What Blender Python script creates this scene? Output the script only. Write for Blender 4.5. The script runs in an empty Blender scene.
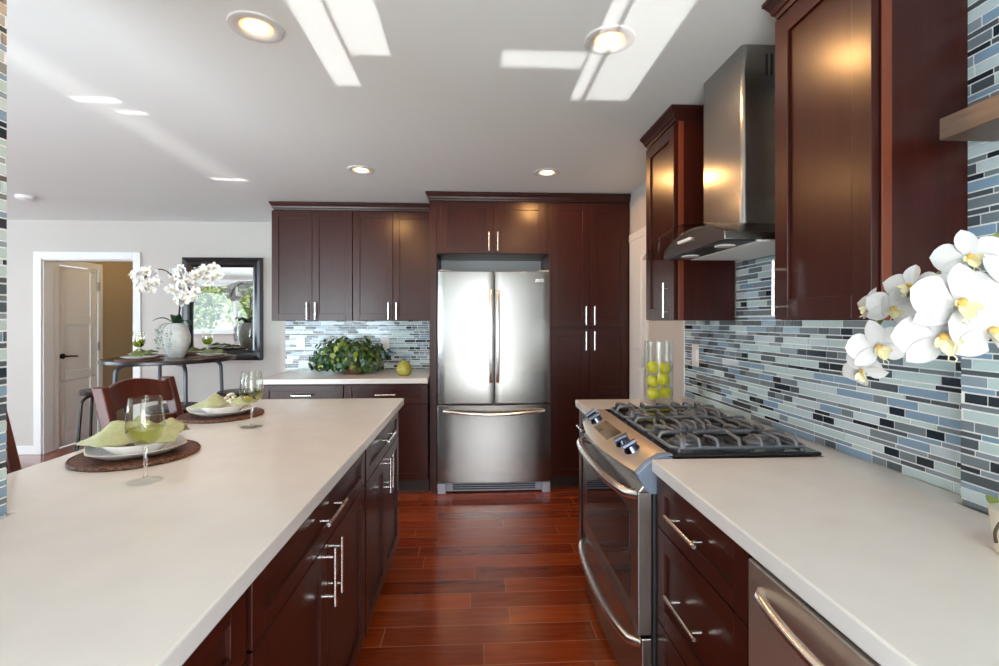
import bpy, bmesh, math, random
from mathutils import Vector, Matrix, Euler, noise
PI = math.pi
R = math.radians
SC = bpy.context.scene
COL = SC.collection
rnd = random.Random(7)

# ------------------------------------------------------------------ camera
cam_d = bpy.data.cameras.new('camera')
cam = bpy.data.objects.new('camera', cam_d)
COL.objects.link(cam)
cam.location = (0, 0, 1.365)
cam.rotation_euler = (R(90), 0, R(-2.92))
cam_d.sensor_width = 36.0
cam_d.lens = 480.0 / 999.0 * 36.0
cam_d.shift_y = -12.0 / 999.0
cam_d.clip_start = 0.02
SC.camera = cam

# ------------------------------------------------------------------ world, daylight, exposure
SC.view_settings.view_transform = 'Standard'
SC.view_settings.look = 'None'
SC.view_settings.gamma = 1.0
SC.view_settings.use_curve_mapping = False
SC.view_settings.exposure = 0.34
world = bpy.data.worlds.new('world')
SC.world = world
world.use_nodes = True
bg = world.node_tree.nodes['Background']
bg.inputs[0].default_value = (0.93, 0.97, 1.0, 1)
bg.inputs[1].default_value = 1.3
SC.cycles.use_light_tree = False
SC.cycles.caustics_reflective = False
SC.cycles.caustics_refractive = False
SC.cycles.sample_clamp_indirect = 6.0


def lamp(name, kind, loc, rot, energy, color=(1, 1, 1), **kw):
    d = bpy.data.lights.new(name, kind)
    d.energy = energy
    d.color = color
    for k, v in kw.items():
        setattr(d, k, v)
    o = bpy.data.objects.new(name, d)
    o.location = loc
    o.rotation_euler = rot
    COL.objects.link(o)
    return o


lamp('sun', 'SUN', (0, 0, 8), (R(-48), R(12), 0), 3.2, (1, 0.95, 0.86), angle=R(0.6))
# area lamps just inside the rear and left openings: daylight plus added upward fill
lamp('rear_door_daylight', 'AREA', (0.05, -0.90, 1.2), (R(114), 0, 0), 56, (0.95, 0.975, 1.0), shape='RECTANGLE', size=1.25, size_y=2.2)
lamp('patio_fill_lamp', 'AREA', (-2.9, -0.90, 1.15), (R(122), 0, 0), 180, (0.78, 0.91, 1.0), shape='RECTANGLE', size=2.5, size_y=1.9)  # added lamp to light the island and dining side; patio door is unseen
lamp('left_window_daylight', 'AREA', (-7.6, 2.4, 1.35), (0, R(-115), 0), 125, (0.72, 0.87, 1.0), shape='RECTANGLE', size=1.9, size_y=3.6)


# added narrow lamps standing in for sun reflected up on to the ceiling
def glint(cx, y_end, wx, ly, energy, spread):
    """collimated patch on the ceiling: centre x, far end y, width, length"""
    e = R(24)
    zc = 2.40
    cy = y_end - ly / 2
    t = (cy + 0.9) / math.cos(e)
    loc = (cx, -0.9, zc - t * math.sin(e))
    lamp('added_glint_lamp', 'AREA', loc, (R(90) + e, 0, 0), energy, (1, 0.98, 0.95), shape='RECTANGLE', size=wx, size_y=ly * math.sin(e), spread=R(spread * 0.5))


G = 0.19
glint(-0.555, 2.14, 0.11, 0.95, 0.9 * G, 0.8)
glint(-0.405, 1.89, 0.155, 0.75, 1.0 * G, 0.8)
glint(0.47, 2.22, 0.05, 0.95, 0.42 * G, 0.8)
glint(0.615, 2.22, 0.20, 0.95, 1.6 * G, 0.8)
glint(0.27, 1.95, 0.33, 0.12, 0.32 * G, 0.8)
glint(-1.78, 3.75, 0.16, 2.2, 0.8 * G, 5.0)
glint(-1.77, 2.36, 0.20, 0.045, 0.13 * G, 0.8)
glint(-1.70, 2.49, 0.13, 0.035, 0.06 * G, 0.8)
glint(-1.79, 3.63, 0.24, 0.05, 0.16 * G, 0.8)

# ------------------------------------------------------------------ materials


def mat(name, color=(0.5, 0.5, 0.5), rough=0.5, metal=0.0, **kw):
    m = bpy.data.materials.new(name)
    m.use_nodes = True
    b = m.node_tree.nodes['Principled BSDF']
    b.inputs['Base Color'].default_value = (*color, 1)
    b.inputs['Roughness'].default_value = rough
    b.inputs['Metallic'].default_value = metal
    for k, v in kw.items():
        b.inputs[k.replace('_', ' ')].default_value = v
    return m


def nodes(m):
    return m.node_tree.nodes, m.node_tree.links, m.node_tree.nodes['Principled BSDF']


def ramp_noise(m, c0, c1, scale=(1, 1, 1), nscale=5.0, detail=4.0, coord='Object', bump=0.0, lo=0.3, hi=0.7, rough=None):
    n, l, b = nodes(m)
    tc = n.new('ShaderNodeTexCoord')
    mp = n.new('ShaderNodeMapping')
    mp.inputs['Scale'].default_value = scale
    nt = n.new('ShaderNodeTexNoise')
    nt.inputs['Scale'].default_value = nscale
    nt.inputs['Detail'].default_value = detail
    cr = n.new('ShaderNodeValToRGB')
    cr.color_ramp.elements[0].position = lo
    cr.color_ramp.elements[1].position = hi
    cr.color_ramp.elements[0].color = (*c0, 1)
    cr.color_ramp.elements[1].color = (*c1, 1)
    l.new(tc.outputs[coord], mp.inputs[0])
    l.new(mp.outputs[0], nt.inputs['Vector'])
    l.new(nt.outputs['Fac'], cr.inputs[0])
    l.new(cr.outputs[0], b.inputs['Base Color'])
    if bump:
        bp = n.new('ShaderNodeBump')
        bp.inputs['Strength'].default_value = bump
        bp.inputs['Distance'].default_value = 0.002
        l.new(nt.outputs['Fac'], bp.inputs['Height'])
        l.new(bp.outputs[0], b.inputs['Normal'])
    if rough:
        mr = n.new('ShaderNodeMapRange')
        mr.inputs['To Min'].default_value = rough[0]
        mr.inputs['To Max'].default_value = rough[1]
        l.new(nt.outputs['Fac'], mr.inputs['Value'])
        l.new(mr.outputs[0], b.inputs['Roughness'])
    return m


def thin_glass(name, tint=(0.96, 0.98, 0.97), edge=0.55, base=0.04, rough=0.02):
    """clear sheet: see-through with a mirror coat growing towards grazing view"""
    m = bpy.data.materials.new(name)
    m.use_nodes = True
    n, l = m.node_tree.nodes, m.node_tree.links
    n.clear()
    out = n.new('ShaderNodeOutputMaterial')
    tr = n.new('ShaderNodeBsdfTransparent')
    tr.inputs[0].default_value = (*tint, 1)
    gl = n.new('ShaderNodeBsdfGlossy')
    gl.inputs['Roughness'].default_value = rough
    lw = n.new('ShaderNodeLayerWeight')
    lw.inputs[0].default_value = 0.5
    pw = n.new('ShaderNodeMath')
    pw.operation = 'POWER'
    pw.inputs[1].default_value = 3.0
    l.new(lw.outputs['Facing'], pw.inputs[0])
    mr = n.new('ShaderNodeMapRange')
    mr.inputs['To Min'].default_value = base
    mr.inputs['To Max'].default_value = edge
    mx = n.new('ShaderNodeMixShader')
    l.new(pw.outputs[0], mr.inputs['Value'])
    l.new(mr.outputs[0], mx.inputs[0])
    l.new(tr.outputs[0], mx.inputs[1])
    l.new(gl.outputs[0], mx.inputs[2])
    l.new(mx.outputs[0], out.inputs[0])
    return m


M = {}
M['cherry'] = ramp_noise(mat('cherry_cabinet', rough=0.30, Specular_IOR_Level=0.30, Coat_Weight=0.08, Coat_Roughness=0.2),
                         (0.028, 0.0052, 0.0036), (0.048, 0.0088, 0.0052), (14, 14, 1.2), 3.0, 6.0, lo=0.25, hi=0.8)
M['cherry_lit'] = mat('cherry_lit_lip', (0.16, 0.036, 0.014), 0.35)  # side light put into the colour, a lighter copy of the cherry
M['kick'] = mat('dark_kick', (0.02, 0.008, 0.007), 0.5)
M['steel'] = mat('brushed_steel', (0.32, 0.315, 0.305), 0.27, 1.0)
M['steel_dark'] = mat('steel_dark', (0.36, 0.345, 0.33), 0.30, 1.0)
M['chrome'] = mat('satin_nickel', (0.92, 0.91, 0.90), 0.24, 1.0)
M['black'] = mat('black_enamel', (0.012, 0.012, 0.014), 0.12)
M['ovenglass'] = mat('oven_glass', (0.010, 0.010, 0.012), 0.04)
M['iron'] = mat('cast_iron', (0.17, 0.185, 0.215), 0.30, 0.4, Specular_IOR_Level=0.9)  # raised blue-grey base holds the window reflections on the grates
M['dark'] = mat('dark_plastic', (0.02, 0.02, 0.024), 0.4)
M['greycap'] = mat('grey_end_cap', (0.16, 0.20, 0.27), 0.35)
M['knob'] = mat('knob_metal', (0.16, 0.18, 0.24), 0.18, 1.0)
M['ring'] = mat('light_ring', (0.68, 0.67, 0.65), 0.5)
M['white'] = mat('white_paint', (0.80, 0.80, 0.79), 0.4)
M['whiteplastic'] = mat('white_plastic', (0.85, 0.85, 0.84), 0.3)
M['porcelain'] = mat('porcelain', (0.88, 0.88, 0.87), 0.15)
M['ceil'] = mat('ceiling_paint', (0.79, 0.82, 0.81), 0.75)
M['wall'] = ramp_noise(mat('wall_paint', rough=0.75), (0.54, 0.505, 0.47), (0.56, 0.525, 0.49), (1, 1, 1), 3)
M['hall'] = mat('hall_paint', (0.40, 0.31, 0.20), 0.8)
M['quartz'] = ramp_noise(mat('quartz_top', rough=0.17, Specular_IOR_Level=0.45), (0.68, 0.68, 0.67), (0.72, 0.72, 0.71), (1, 1, 1), 9, 6)
M['mirror'] = mat('mirror_glass', (0.92, 0.94, 0.93), 0.0, 1.0)
M['mirror_frame'] = mat('black_frame', (0.012, 0.014, 0.018), 0.22)
M['glass'] = thin_glass('clear_glass')
M['solidglass'] = mat('solid_glass', (0.98, 0.985, 0.98), 0.01, Transmission_Weight=1.0, IOR=1.45)
M['wineglass'] = thin_glass('wine_glass', (0.97, 0.975, 0.95), 0.62, 0.05)
M['footglass'] = thin_glass('glass_foot', (0.985, 0.99, 0.985), 0.22, 0.03)
M['hoodglass'] = thin_glass('hood_glass', (0.86, 0.86, 0.85), 0.5, 0.07)
M['wine'] = thin_glass('white_wine', (0.84, 0.86, 0.42), 0.25, 0.03)
M['greenwine'] = thin_glass('green_glass_bowl', (0.50, 0.58, 0.14), 0.3, 0.04)
M['table'] = mat('table_dark', (0.018, 0.012, 0.012), 0.25)
M['metalleg'] = mat('grey_steel_leg', (0.10, 0.11, 0.13), 0.35, 0.6)
M['chairwood'] = ramp_noise(mat('chair_wood', rough=0.28), (0.055, 0.010, 0.006), (0.095, 0.017, 0.009), (10, 10, 2), 3, 5)
M['napkin'] = ramp_noise(mat('green_napkin', rough=0.85, Sheen_Weight=0.3), (0.33, 0.345, 0.165), (0.39, 0.40, 0.21), (1, 1, 1), 60, 3, bump=0.3)
M['napkin_dark'] = ramp_noise(mat('olive_napkin', rough=0.85), (0.13, 0.16, 0.05), (0.17, 0.20, 0.07), (1, 1, 1), 60, 3)
M['petal'] = mat('orchid_petal', (0.50, 0.50, 0.50), 0.6, Subsurface_Weight=0.0)
M['petal_white'] = mat('white_petal', (0.90, 0.90, 0.89), 0.6)
M['lip'] = mat('orchid_lip', (0.76, 0.72, 0.46), 0.5)
M['lipred'] = mat('orchid_throat', (0.60, 0.38, 0.10), 0.5)
M['stem'] = mat('green_stem', (0.16, 0.19, 0.05), 0.5)
M['root'] = mat('aerial_root', (0.05, 0.03, 0.015), 0.6)
M['leaf'] = mat('deep_green_leaf', (0.012, 0.05, 0.014), 0.35)
M['leaf2'] = mat('mid_green_leaf', (0.03, 0.09, 0.02), 0.35)
M['leaf3'] = mat('yellow_green_leaf', (0.20, 0.27, 0.035), 0.4)
M['leaf4'] = mat('grey_green_leaf', (0.20, 0.26, 0.19), 0.5)
M['basket'] = ramp_noise(mat('wicker_basket', rough=0.6), (0.06, 0.025, 0.012), (0.13, 0.055, 0.025), (1, 1, 8), 40, 2, bump=0.6)
M['pear'] = ramp_noise(mat('green_glaze', rough=0.16), (0.30, 0.29, 0.05), (0.40, 0.37, 0.08), (1, 1, 1), 14, 3)
M['apple'] = ramp_noise(mat('yellow_apple', rough=0.28), (0.66, 0.66, 0.02), (0.76, 0.72, 0.035), (1, 1, 1), 12, 3)
M['pot'] = mat('pale_pot', (0.62, 0.60, 0.52), 0.5)
M['shelf'] = ramp_noise(mat('shelf_wood', rough=0.4), (0.10, 0.062, 0.045), (0.15, 0.10, 0.075), (30, 3, 30), 3, 5)
M['filter'] = mat('hood_filter', (0.86, 0.86, 0.84), 0.4, 0.0)  # near-white colour holds the flash brightness on the metal filter
M['badge'] = mat('badge_grey', (0.55, 0.55, 0.55), 0.2, 1.0)
M['fridgegrey'] = mat('fridge_grey', (0.36, 0.37, 0.38), 0.45, 0.3)
M['grille'] = mat('pale_blue_grey', (0.42, 0.46, 0.55), 0.45)
M['bead'] = mat('pale_flower_ring', (0.72, 0.70, 0.58), 0.6)
M['lawn'] = mat('lawn', (0.16, 0.26, 0.06), 0.9)
M['bark'] = mat('bark', (0.12, 0.08, 0.05), 0.9)
M['tree1'] = mat('tree_leaf_pale', (0.52, 0.56, 0.22), 0.6)
M['tree2'] = mat('tree_leaf_mid', (0.26, 0.36, 0.12), 0.6)
M['vase'] = ramp_noise(mat('pale_vase', rough=0.45), (0.60, 0.62, 0.60), (0.74, 0.75, 0.73), (1, 1, 1), 30, 3)
M['bronze'] = mat('dark_bronze', (0.02, 0.016, 0.014), 0.3, 0.6)
M['hinge'] = mat('hinge_steel', (0.55, 0.54, 0.52), 0.35, 0.9)


def emit(name, color, strength):
    m = bpy.data.materials.new(name)
    m.use_nodes = True
    n, l, b = nodes(m)
    b.inputs['Base Color'].default_value = (*color, 1)
    b.inputs['Emission Color'].default_value = (*color, 1)
    b.inputs['Emission Strength'].default_value = strength
    return m


M['lens'] = emit('lit_lens', (1.0, 0.50, 0.20), 1.3)
M['bulb'] = emit('lit_bulb', (1.0, 0.80, 0.52), 6.0)
M['hoodlens'] = mat('hood_lamp', (0.75, 0.75, 0.74), 0.2)


def brushed(m, axis_scale, rough=(0.21, 0.25), bump=0.0006):
    n, l, b = nodes(m)
    tc = n.new('ShaderNodeTexCoord')
    mp = n.new('ShaderNodeMapping')
    mp.inputs['Scale'].default_value = axis_scale
    nt = n.new('ShaderNodeTexNoise')
    nt.inputs['Scale'].default_value = 6
    nt.inputs['Detail'].default_value = 5
    mr = n.new('ShaderNodeMapRange')
    mr.inputs['To Min'].default_value = rough[0]
    mr.inputs['To Max'].default_value = rough[1]
    bp = n.new('ShaderNodeBump')
    bp.inputs['Strength'].default_value = bump
    bp.inputs['Distance'].default_value = 0.001
    l.new(tc.outputs['Object'], mp.inputs[0])
    l.new(mp.outputs[0], nt.inputs['Vector'])
    l.new(nt.outputs['Fac'], mr.inputs['Value'])
    l.new(mr.outputs[0], b.inputs['Roughness'])
    l.new(nt.outputs['Fac'], bp.inputs['Height'])
    l.new(bp.outputs[0], b.inputs['Normal'])
    b.inputs['Anisotropic'].default_value = 0.75
    tg = n.new('ShaderNodeTangent')
    tg.direction_type = 'RADIAL'
    tg.axis = 'Z'
    l.new(tg.outputs[0], b.inputs['Tangent'])
    return m


brushed(M['steel'], (60, 60, 0.6))
brushed(M['steel_dark'], (60, 60, 0.6), (0.24, 0.28))


def floor_material():
    m = mat('cherry_planks', rough=0.20, Coat_Weight=0.5, Coat_Roughness=0.11)
    n, l, b = nodes(m)
    tc = n.new('ShaderNodeTexCoord')
    br = n.new('ShaderNodeTexBrick')
    br.offset = 0.0
    br.offset_frequency = 2
    br.squash = 1.0
    br.inputs['Color1'].default_value = (0.0, 0.0, 0.0, 1)
    br.inputs['Color2'].default_value = (1, 1, 1, 1)
    br.inputs['Mortar'].default_value = (0.5, 0.5, 0.5, 1)
    br.inputs['Scale'].default_value = 1.0
    br.inputs['Mortar Size'].default_value = 0.0022
    br.inputs['Mortar Smooth'].default_value = 0.2
    br.inputs['Brick Width'].default_value = 0.92
    br.inputs['Row Height'].default_value = 0.127
    sx = n.new('ShaderNodeSeparateXYZ')
    l.new(tc.outputs['Object'], sx.inputs[0])
    dv = n.new('ShaderNodeMath')
    dv.operation = 'DIVIDE'
    dv.inputs[1].default_value = 0.127
    l.new(sx.outputs['Y'], dv.inputs[0])
    fl = n.new('ShaderNodeMath')
    fl.operation = 'FLOOR'
    l.new(dv.outputs[0], fl.inputs[0])
    wn = n.new('ShaderNodeTexWhiteNoise')
    wn.noise_dimensions = '1D'
    l.new(fl.outputs[0], wn.inputs['W'])
    ma = n.new('ShaderNodeMath')
    ma.operation = 'MULTIPLY_ADD'
    ma.inputs[1].default_value = 0.92
    l.new(wn.outputs['Value'], ma.inputs[0])
    l.new(sx.outputs['X'], ma.inputs[2])
    cx_ = n.new('ShaderNodeCombineXYZ')
    l.new(ma.outputs[0], cx_.inputs['X'])
    l.new(sx.outputs['Y'], cx_.inputs['Y'])
    l.new(cx_.outputs[0], br.inputs['Vector'])
    mp = n.new('ShaderNodeMapping')
    mp.inputs['Scale'].default_value = (1.6, 14, 1)
    l.new(tc.outputs['Object'], mp.inputs[0])
    nt = n.new('ShaderNodeTexNoise')
    nt.inputs['Scale'].default_value = 2.2
    nt.inputs['Detail'].default_value = 7
    nt.inputs['Distortion'].default_value = 1.2
    l.new(mp.outputs[0], nt.inputs['Vector'])
    add = n.new('ShaderNodeMath')
    add.operation = 'MULTIPLY_ADD'
    add.inputs[1].default_value = 0.45
    l.new(br.outputs['Color'], add.inputs[0])
    sc = n.new('ShaderNodeMath')
    sc.operation = 'MULTIPLY'
    sc.inputs[1].default_value = 0.75
    l.new(nt.outputs['Fac'], sc.inputs[0])
    l.new(sc.outputs[0], add.inputs[2])
    cr = n.new('ShaderNodeValToRGB')
    e = cr.color_ramp.elements
    e[0].position, e[0].color = 0.12, (0.085, 0.010, 0.004, 1)
    e[1].position, e[1].color = 0.95, (0.36, 0.070, 0.015, 1)
    k = e.new(0.5)
    k.color = (0.21, 0.033, 0.008, 1)
    l.new(add.outputs[0], cr.inputs[0])
    mx = n.new('ShaderNodeMixRGB')
    mx.inputs['Color2'].default_value = (0.36, 0.12, 0.07, 1)  # pinkish highlights on the seam bevels, painted into the seam colour
    l.new(br.outputs['Fac'], mx.inputs['Fac'])
    l.new(cr.outputs[0], mx.inputs['Color1'])
    l.new(mx.outputs[0], b.inputs['Base Color'])
    bp = n.new('ShaderNodeBump')
    bp.inputs['Strength'].default_value = 0.25
    bp.inputs['Distance'].default_value = 0.002
    sub = n.new('ShaderNodeMath')
    sub.operation = 'SUBTRACT'
    l.new(nt.outputs['Fac'], sub.inputs[0])
    l.new(br.outputs['Fac'], sub.inputs[1])
    l.new(sub.outputs[0], bp.inputs['Height'])
    l.new(bp.outputs[0], b.inputs['Normal'])
    return m


M['floor'] = floor_material()


def wicker_material():
    m = mat('woven_mat', (0.09, 0.03, 0.014), 0.5)
    n, l, b = nodes(m)
    tc = n.new('ShaderNodeTexCoord')
    vo = n.new('ShaderNodeTexVoronoi')
    vo.inputs['Scale'].default_value = 110
    cr = n.new('ShaderNodeValToRGB')
    cr.color_ramp.elements[0].color = (0.30, 0.105, 0.042, 1)
    cr.color_ramp.elements[1].color = (0.06, 0.02, 0.010, 1)
    cr.color_ramp.elements[1].position = 0.6
    bp = n.new('ShaderNodeBump')
    bp.inputs['Strength'].default_value = 0.9
    bp.inputs['Distance'].default_value = 0.003
    bp.invert = True
    l.new(tc.outputs['Object'], vo.inputs['Vector'])
    l.new(vo.outputs['Distance'], cr.inputs[0])
    l.new(cr.outputs[0], b.inputs['Base Color'])
    l.new(vo.outputs['Distance'], bp.inputs['Height'])
    l.new(bp.outputs[0], b.inputs['Normal'])
    return m


M['wicker'] = wicker_material()
TILE = [mat('tile_mint', (0.50, 0.64, 0.65), 0.10), mat('tile_ice', (0.54, 0.65, 0.70), 0.10), mat('tile_sky', (0.23, 0.35, 0.48), 0.12),
        mat('tile_grey', (0.17, 0.215, 0.245), 0.30), mat('tile_slate', (0.075, 0.10, 0.12), 0.30), mat('tile_ink', (0.018, 0.030, 0.045), 0.12),
        mat('tile_steelblue', (0.26, 0.33, 0.39), 0.2)]
GROUT = mat('grout', (0.86, 0.87, 0.86), 0.8)

# ------------------------------------------------------------------ mesh builder
WM = {}


class MB:
    def __init__(self):
        self.v, self.f, self.m = [], [], []

    def add(self, vs, fs, m=0):
        o = len(self.v)
        self.v += [tuple(p) for p in vs]
        for f in fs:
            self.f.append([i + o for i in f])
            self.m.append(m)

    def box(self, x0, x1, y0, y1, z0, z1, m=0):
        vs = [(x, y, z) for z in (z0, z1) for y in (y0, y1) for x in (x0, x1)]
        self.add(vs, [(0, 2, 3, 1), (4, 5, 7, 6), (0, 1, 5, 4), (2, 6, 7, 3), (0, 4, 6, 2), (1, 3, 7, 5)], m)
        return self

    def loft(self, rings, m=0, cap0=True, cap1=True, closed=True):
        n = len(rings[0])
        vs = [p for r in rings for p in r]
        fs = []
        for i in range(len(rings) - 1):
            for j in range(n if closed else n - 1):
                a, b2 = i * n + j, i * n + (j + 1) % n
                fs.append((a, b2, b2 + n, a + n))
        if cap0:
            fs.append(tuple(reversed(range(n))))
        if cap1:
            fs.append(tuple(range((len(rings) - 1) * n, len(rings) * n)))
        self.add(vs, fs, m)
        return self

    def lathe(self, prof, n=32, c=(0, 0, 0), m=0, cap0=False, cap1=False):
        rings = [[(c[0] + r * math.cos(2 * PI * k / n), c[1] + r * math.sin(2 * PI * k / n), c[2] + z) for k in range(n)] for r, z in prof]
        return self.loft(rings, m, cap0, cap1)

    def tube(self, pts, r, n=10, m=0, caps=True):
        pts = [Vector(p) for p in pts]
        rr = r if isinstance(r, (list, tuple)) else [r] * len(pts)
        t0 = (pts[1] - pts[0]).normalized()
        up = Vector((0, 0, 1)) if abs(t0.z) < 0.9 else Vector((1, 0, 0))
        u = t0.cross(up).normalized()
        rings = []
        for i, p in enumerate(pts):
            t = (pts[min(i + 1, len(pts) - 1)] - pts[max(i - 1, 0)]).normalized()
            u = (u - t * u.dot(t)).normalized()
            w = t.cross(u)
            rings.append([p + (u * math.cos(2 * PI * k / n) + w * math.sin(2 * PI * k / n)) * rr[i] for k in range(n)])
        return self.loft(rings, m, caps, caps)

    def cyl(self, a, b, r, n=20, m=0):
        return self.tube([a, b], r, n, m)

    def grid(self, fn, nu, nv, m=0):
        vs = [fn(i / (nu - 1), j / (nv - 1)) for i in range(nu) for j in range(nv)]
        fs = [(i * nv + j, i * nv + j + 1, (i + 1) * nv + j + 1, (i + 1) * nv + j) for i in range(nu - 1) for j in range(nv - 1)]
        self.add(vs, fs, m)
        return self

    def prism(self, poly, axis, a, b, m=0):
        """poly in the two other axes (in x,y,z order), extruded from a to b along axis"""
        def pt(p, t):
            q = list(p)
            q.insert(axis, t)
            return tuple(q)
        return self.loft([[pt(p, a) for p in poly], [pt(p, b) for p in poly]], m)

    def frustum(self, x0, x1, y0, y1, steps, m=0, sides=(1, 1, 1, 1)):
        """steps: (overhang, z); sides: which of -x,+x,-y,+y move out"""
        rings = []
        for o, z in steps:
            a, b2, c, d = x0 - o * sides[0], x1 + o * sides[1], y0 - o * sides[2], y1 + o * sides[3]
            rings.append([(a, c, z), (b2, c, z), (b2, d, z), (a, d, z)])
        return self.loft(rings, m)

    def xform(self, mt, start=0):
        for i in range(start, len(self.v)):
            self.v[i] = tuple(mt @ Vector(self.v[i]))
        return self

    def build(self, name, mats, parent=None, loc=(0, 0, 0), rot=(0, 0, 0), smooth=None, bevel=0.0, world=False, seg=2):
        """world=True: vertices are given in world space; otherwise in the object's own space"""
        me = bpy.data.meshes.new(name)
        vs = self.v
        pm = WM.get(parent.name, Matrix()) if parent else Matrix()
        lm = Matrix.Translation(loc) @ Euler(rot).to_matrix().to_4x4()
        if world:
            inv = (pm @ lm).inverted()
            vs = [tuple(inv @ Vector(p)) for p in vs]
        me.from_pydata(vs, [], self.f)
        mats = mats if isinstance(mats, (list, tuple)) else [mats]
        for q in mats:
            me.materials.append(q)
        if len(mats) > 1:
            me.polygons.foreach_set('material_index', self.m)
        bm = bmesh.new()
        bm.from_mesh(me)
        bmesh.ops.recalc_face_normals(bm, faces=bm.faces)
        bm.to_mesh(me)
        bm.free()
        if smooth:
            me.polygons.foreach_set('use_smooth', [True] * len(me.polygons))
            me.set_sharp_from_angle(angle=R(smooth))
        o = bpy.data.objects.new(name, me)
        COL.objects.link(o)
        o.location = loc
        o.rotation_euler = rot
        if parent:
            o.parent = parent
        WM[o.name] = pm @ lm
        if bevel:
            bv = o.modifiers.new('bevel', 'BEVEL')
            bv.width = bevel
            bv.segments = seg
            bv.limit_method = 'ANGLE'
            bv.angle_limit = R(40)
        return o


def tag(o, label, cat, group=None, kind=None):
    o['label'] = label
    o['category'] = cat
    if group:
        o['group'] = group
    if kind:
        o['kind'] = kind
    return o


def thing(name, label, cat, loc, rotz=0.0, group=None):
    o = bpy.data.objects.new(name, None)
    COL.objects.link(o)
    o.empty_display_size = 0.05
    o.location = loc
    o.rotation_euler = (0, 0, rotz)
    WM[o.name] = Matrix.Translation(loc) @ Matrix.Rotation(rotz, 4, 'Z')
    return tag(o, label, cat, group)


def struct(name, mb, m, **kw):
    o = mb.build(name, m, **kw)
    o['kind'] = 'structure'
    return o


def copy_tree(src, loc, rotz, label, parent=None):
    c = src.copy()
    COL.objects.link(c)
    if parent is None:
        c.location = loc
        c.rotation_euler = (0, 0, rotz)
        c['label'] = label
        WM[c.name] = Matrix.Translation(loc) @ Matrix.Rotation(rotz, 4, 'Z')
    else:
        c.parent = parent
    for ch in list(src.children):
        copy_tree(ch, None, None, None, c)
    return c


CEIL = 2.40
UP = 1.367      # underside of the wall cabinets
CT = 0.914      # counter height
WX = 1.266      # right wall
BY = 4.55       # kitchen back wall
DY = 5.15       # dining wall
RY = -1.0       # rear wall

# ------------------------------------------------------------------ shell
struct('floor', MB().box(-8, 1.4, RY - 0.15, 8.2, -0.1, 0), M['floor'])
struct('ceiling', MB().box(-8, 1.4, RY - 0.15, 8.2, CEIL, CEIL + 0.1), M['ceil'])
struct('wall_right', MB().box(WX, WX + 0.12, RY, BY + 0.1, 0, CEIL), M['wall'])
struct('wall_back', MB().box(-1.80, WX, BY, BY + 0.12, 0, CEIL).box(-1.80, -1.68, BY + 0.12, DY, 0, CEIL), M['wall'])
b = MB()
b.box(-8, -4.427, DY, DY + 0.12, 0, CEIL).box(-3.523, -1.68, DY, DY + 0.12, 0, CEIL).box(-4.427, -3.523, DY, DY + 0.12, 2.0, CEIL)
struct('wall_dining', b, M['wall'])
b = MB()
ops = [(-7.5, -4.55, 1.12, 2.22), (-4.15, -1.65, 0.05, 2.15), (-0.95, 1.05, 0.05, 2.2)]
xs = [-8.0] + [q for o in ops for q in o[:2]] + [1.37]
for i in range(0, len(xs), 2):
    b.box(xs[i], xs[i + 1], RY - 0.12, RY, 0, CEIL)
for x0, x1, z0, z1 in ops:
    b.box(x0, x1, RY - 0.12, RY, 0, z0).box(x0, x1, RY - 0.12, RY, z1, CEIL)
struct('wall_rear', b, M['wall'])
b = MB()
b.box(-8, -7.88, RY, 0.5, 0, CEIL).box(-8, -7.88, 4.3, DY, 0, CEIL).box(-8, -7.88, 0.5, 4.3, 0, 0.4).box(-8, -7.88, 0.5, 4.3, 2.3, CEIL)
struct('wall_left', b, M['wall'])
# hall behind the dining wall
b = MB().box(-4.56, -4.44, DY + 0.12, 5.27 + 0.04, 0, CEIL).box(-4.56, -4.44, 5.90, 6.7, 0, CEIL).box(-4.56, -4.44, 5.31, 5.90, 2.0, CEIL)
struct('wall_hall', b.box(-4.56, -3.0, 6.7, 6.8, 0, CEIL).box(-3.1, -3.0, DY + 0.12, 6.7, 0, CEIL), M['hall'])
lamp('hall_lamp', 'POINT', (-3.75, 6.1, 2.2), (0, 0, 0), 5, (1, 0.72, 0.38), shadow_soft_size=0.08)


def casing(name, x0, x1, zt, y, w=0.075, t=0.018, jamb=0.12):
    m = MB()
    m.box(x0 - w, x0, y - t, y, 0, zt + w).box(x1, x1 + w, y - t, y, 0, zt + w).box(x0, x1, y - t, y, zt, zt + w)
    m.box(x0, x0 + 0.012, y, y + jamb, 0, zt).box(x1 - 0.012, x1, y, y + jamb, 0, zt).box(x0, x1, y, y + jamb, zt - 0.012, zt)
    return struct(name, m, M['white'], bevel=0.004)


casing('trim_1', -4.427, -3.523, 2.0, DY)
struct('baseboard_dining', MB().box(-7.88, -4.502, DY - 0.014, DY, 0, 0.09).box(-3.448, -1.68, DY - 0.014, DY, 0, 0.09), M['white'], bevel=0.004)
struct('baseboard_right', MB().box(WX - 0.014, WX, 2.84, 3.42, 0, 0.09), M['white'], bevel=0.004)
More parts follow.
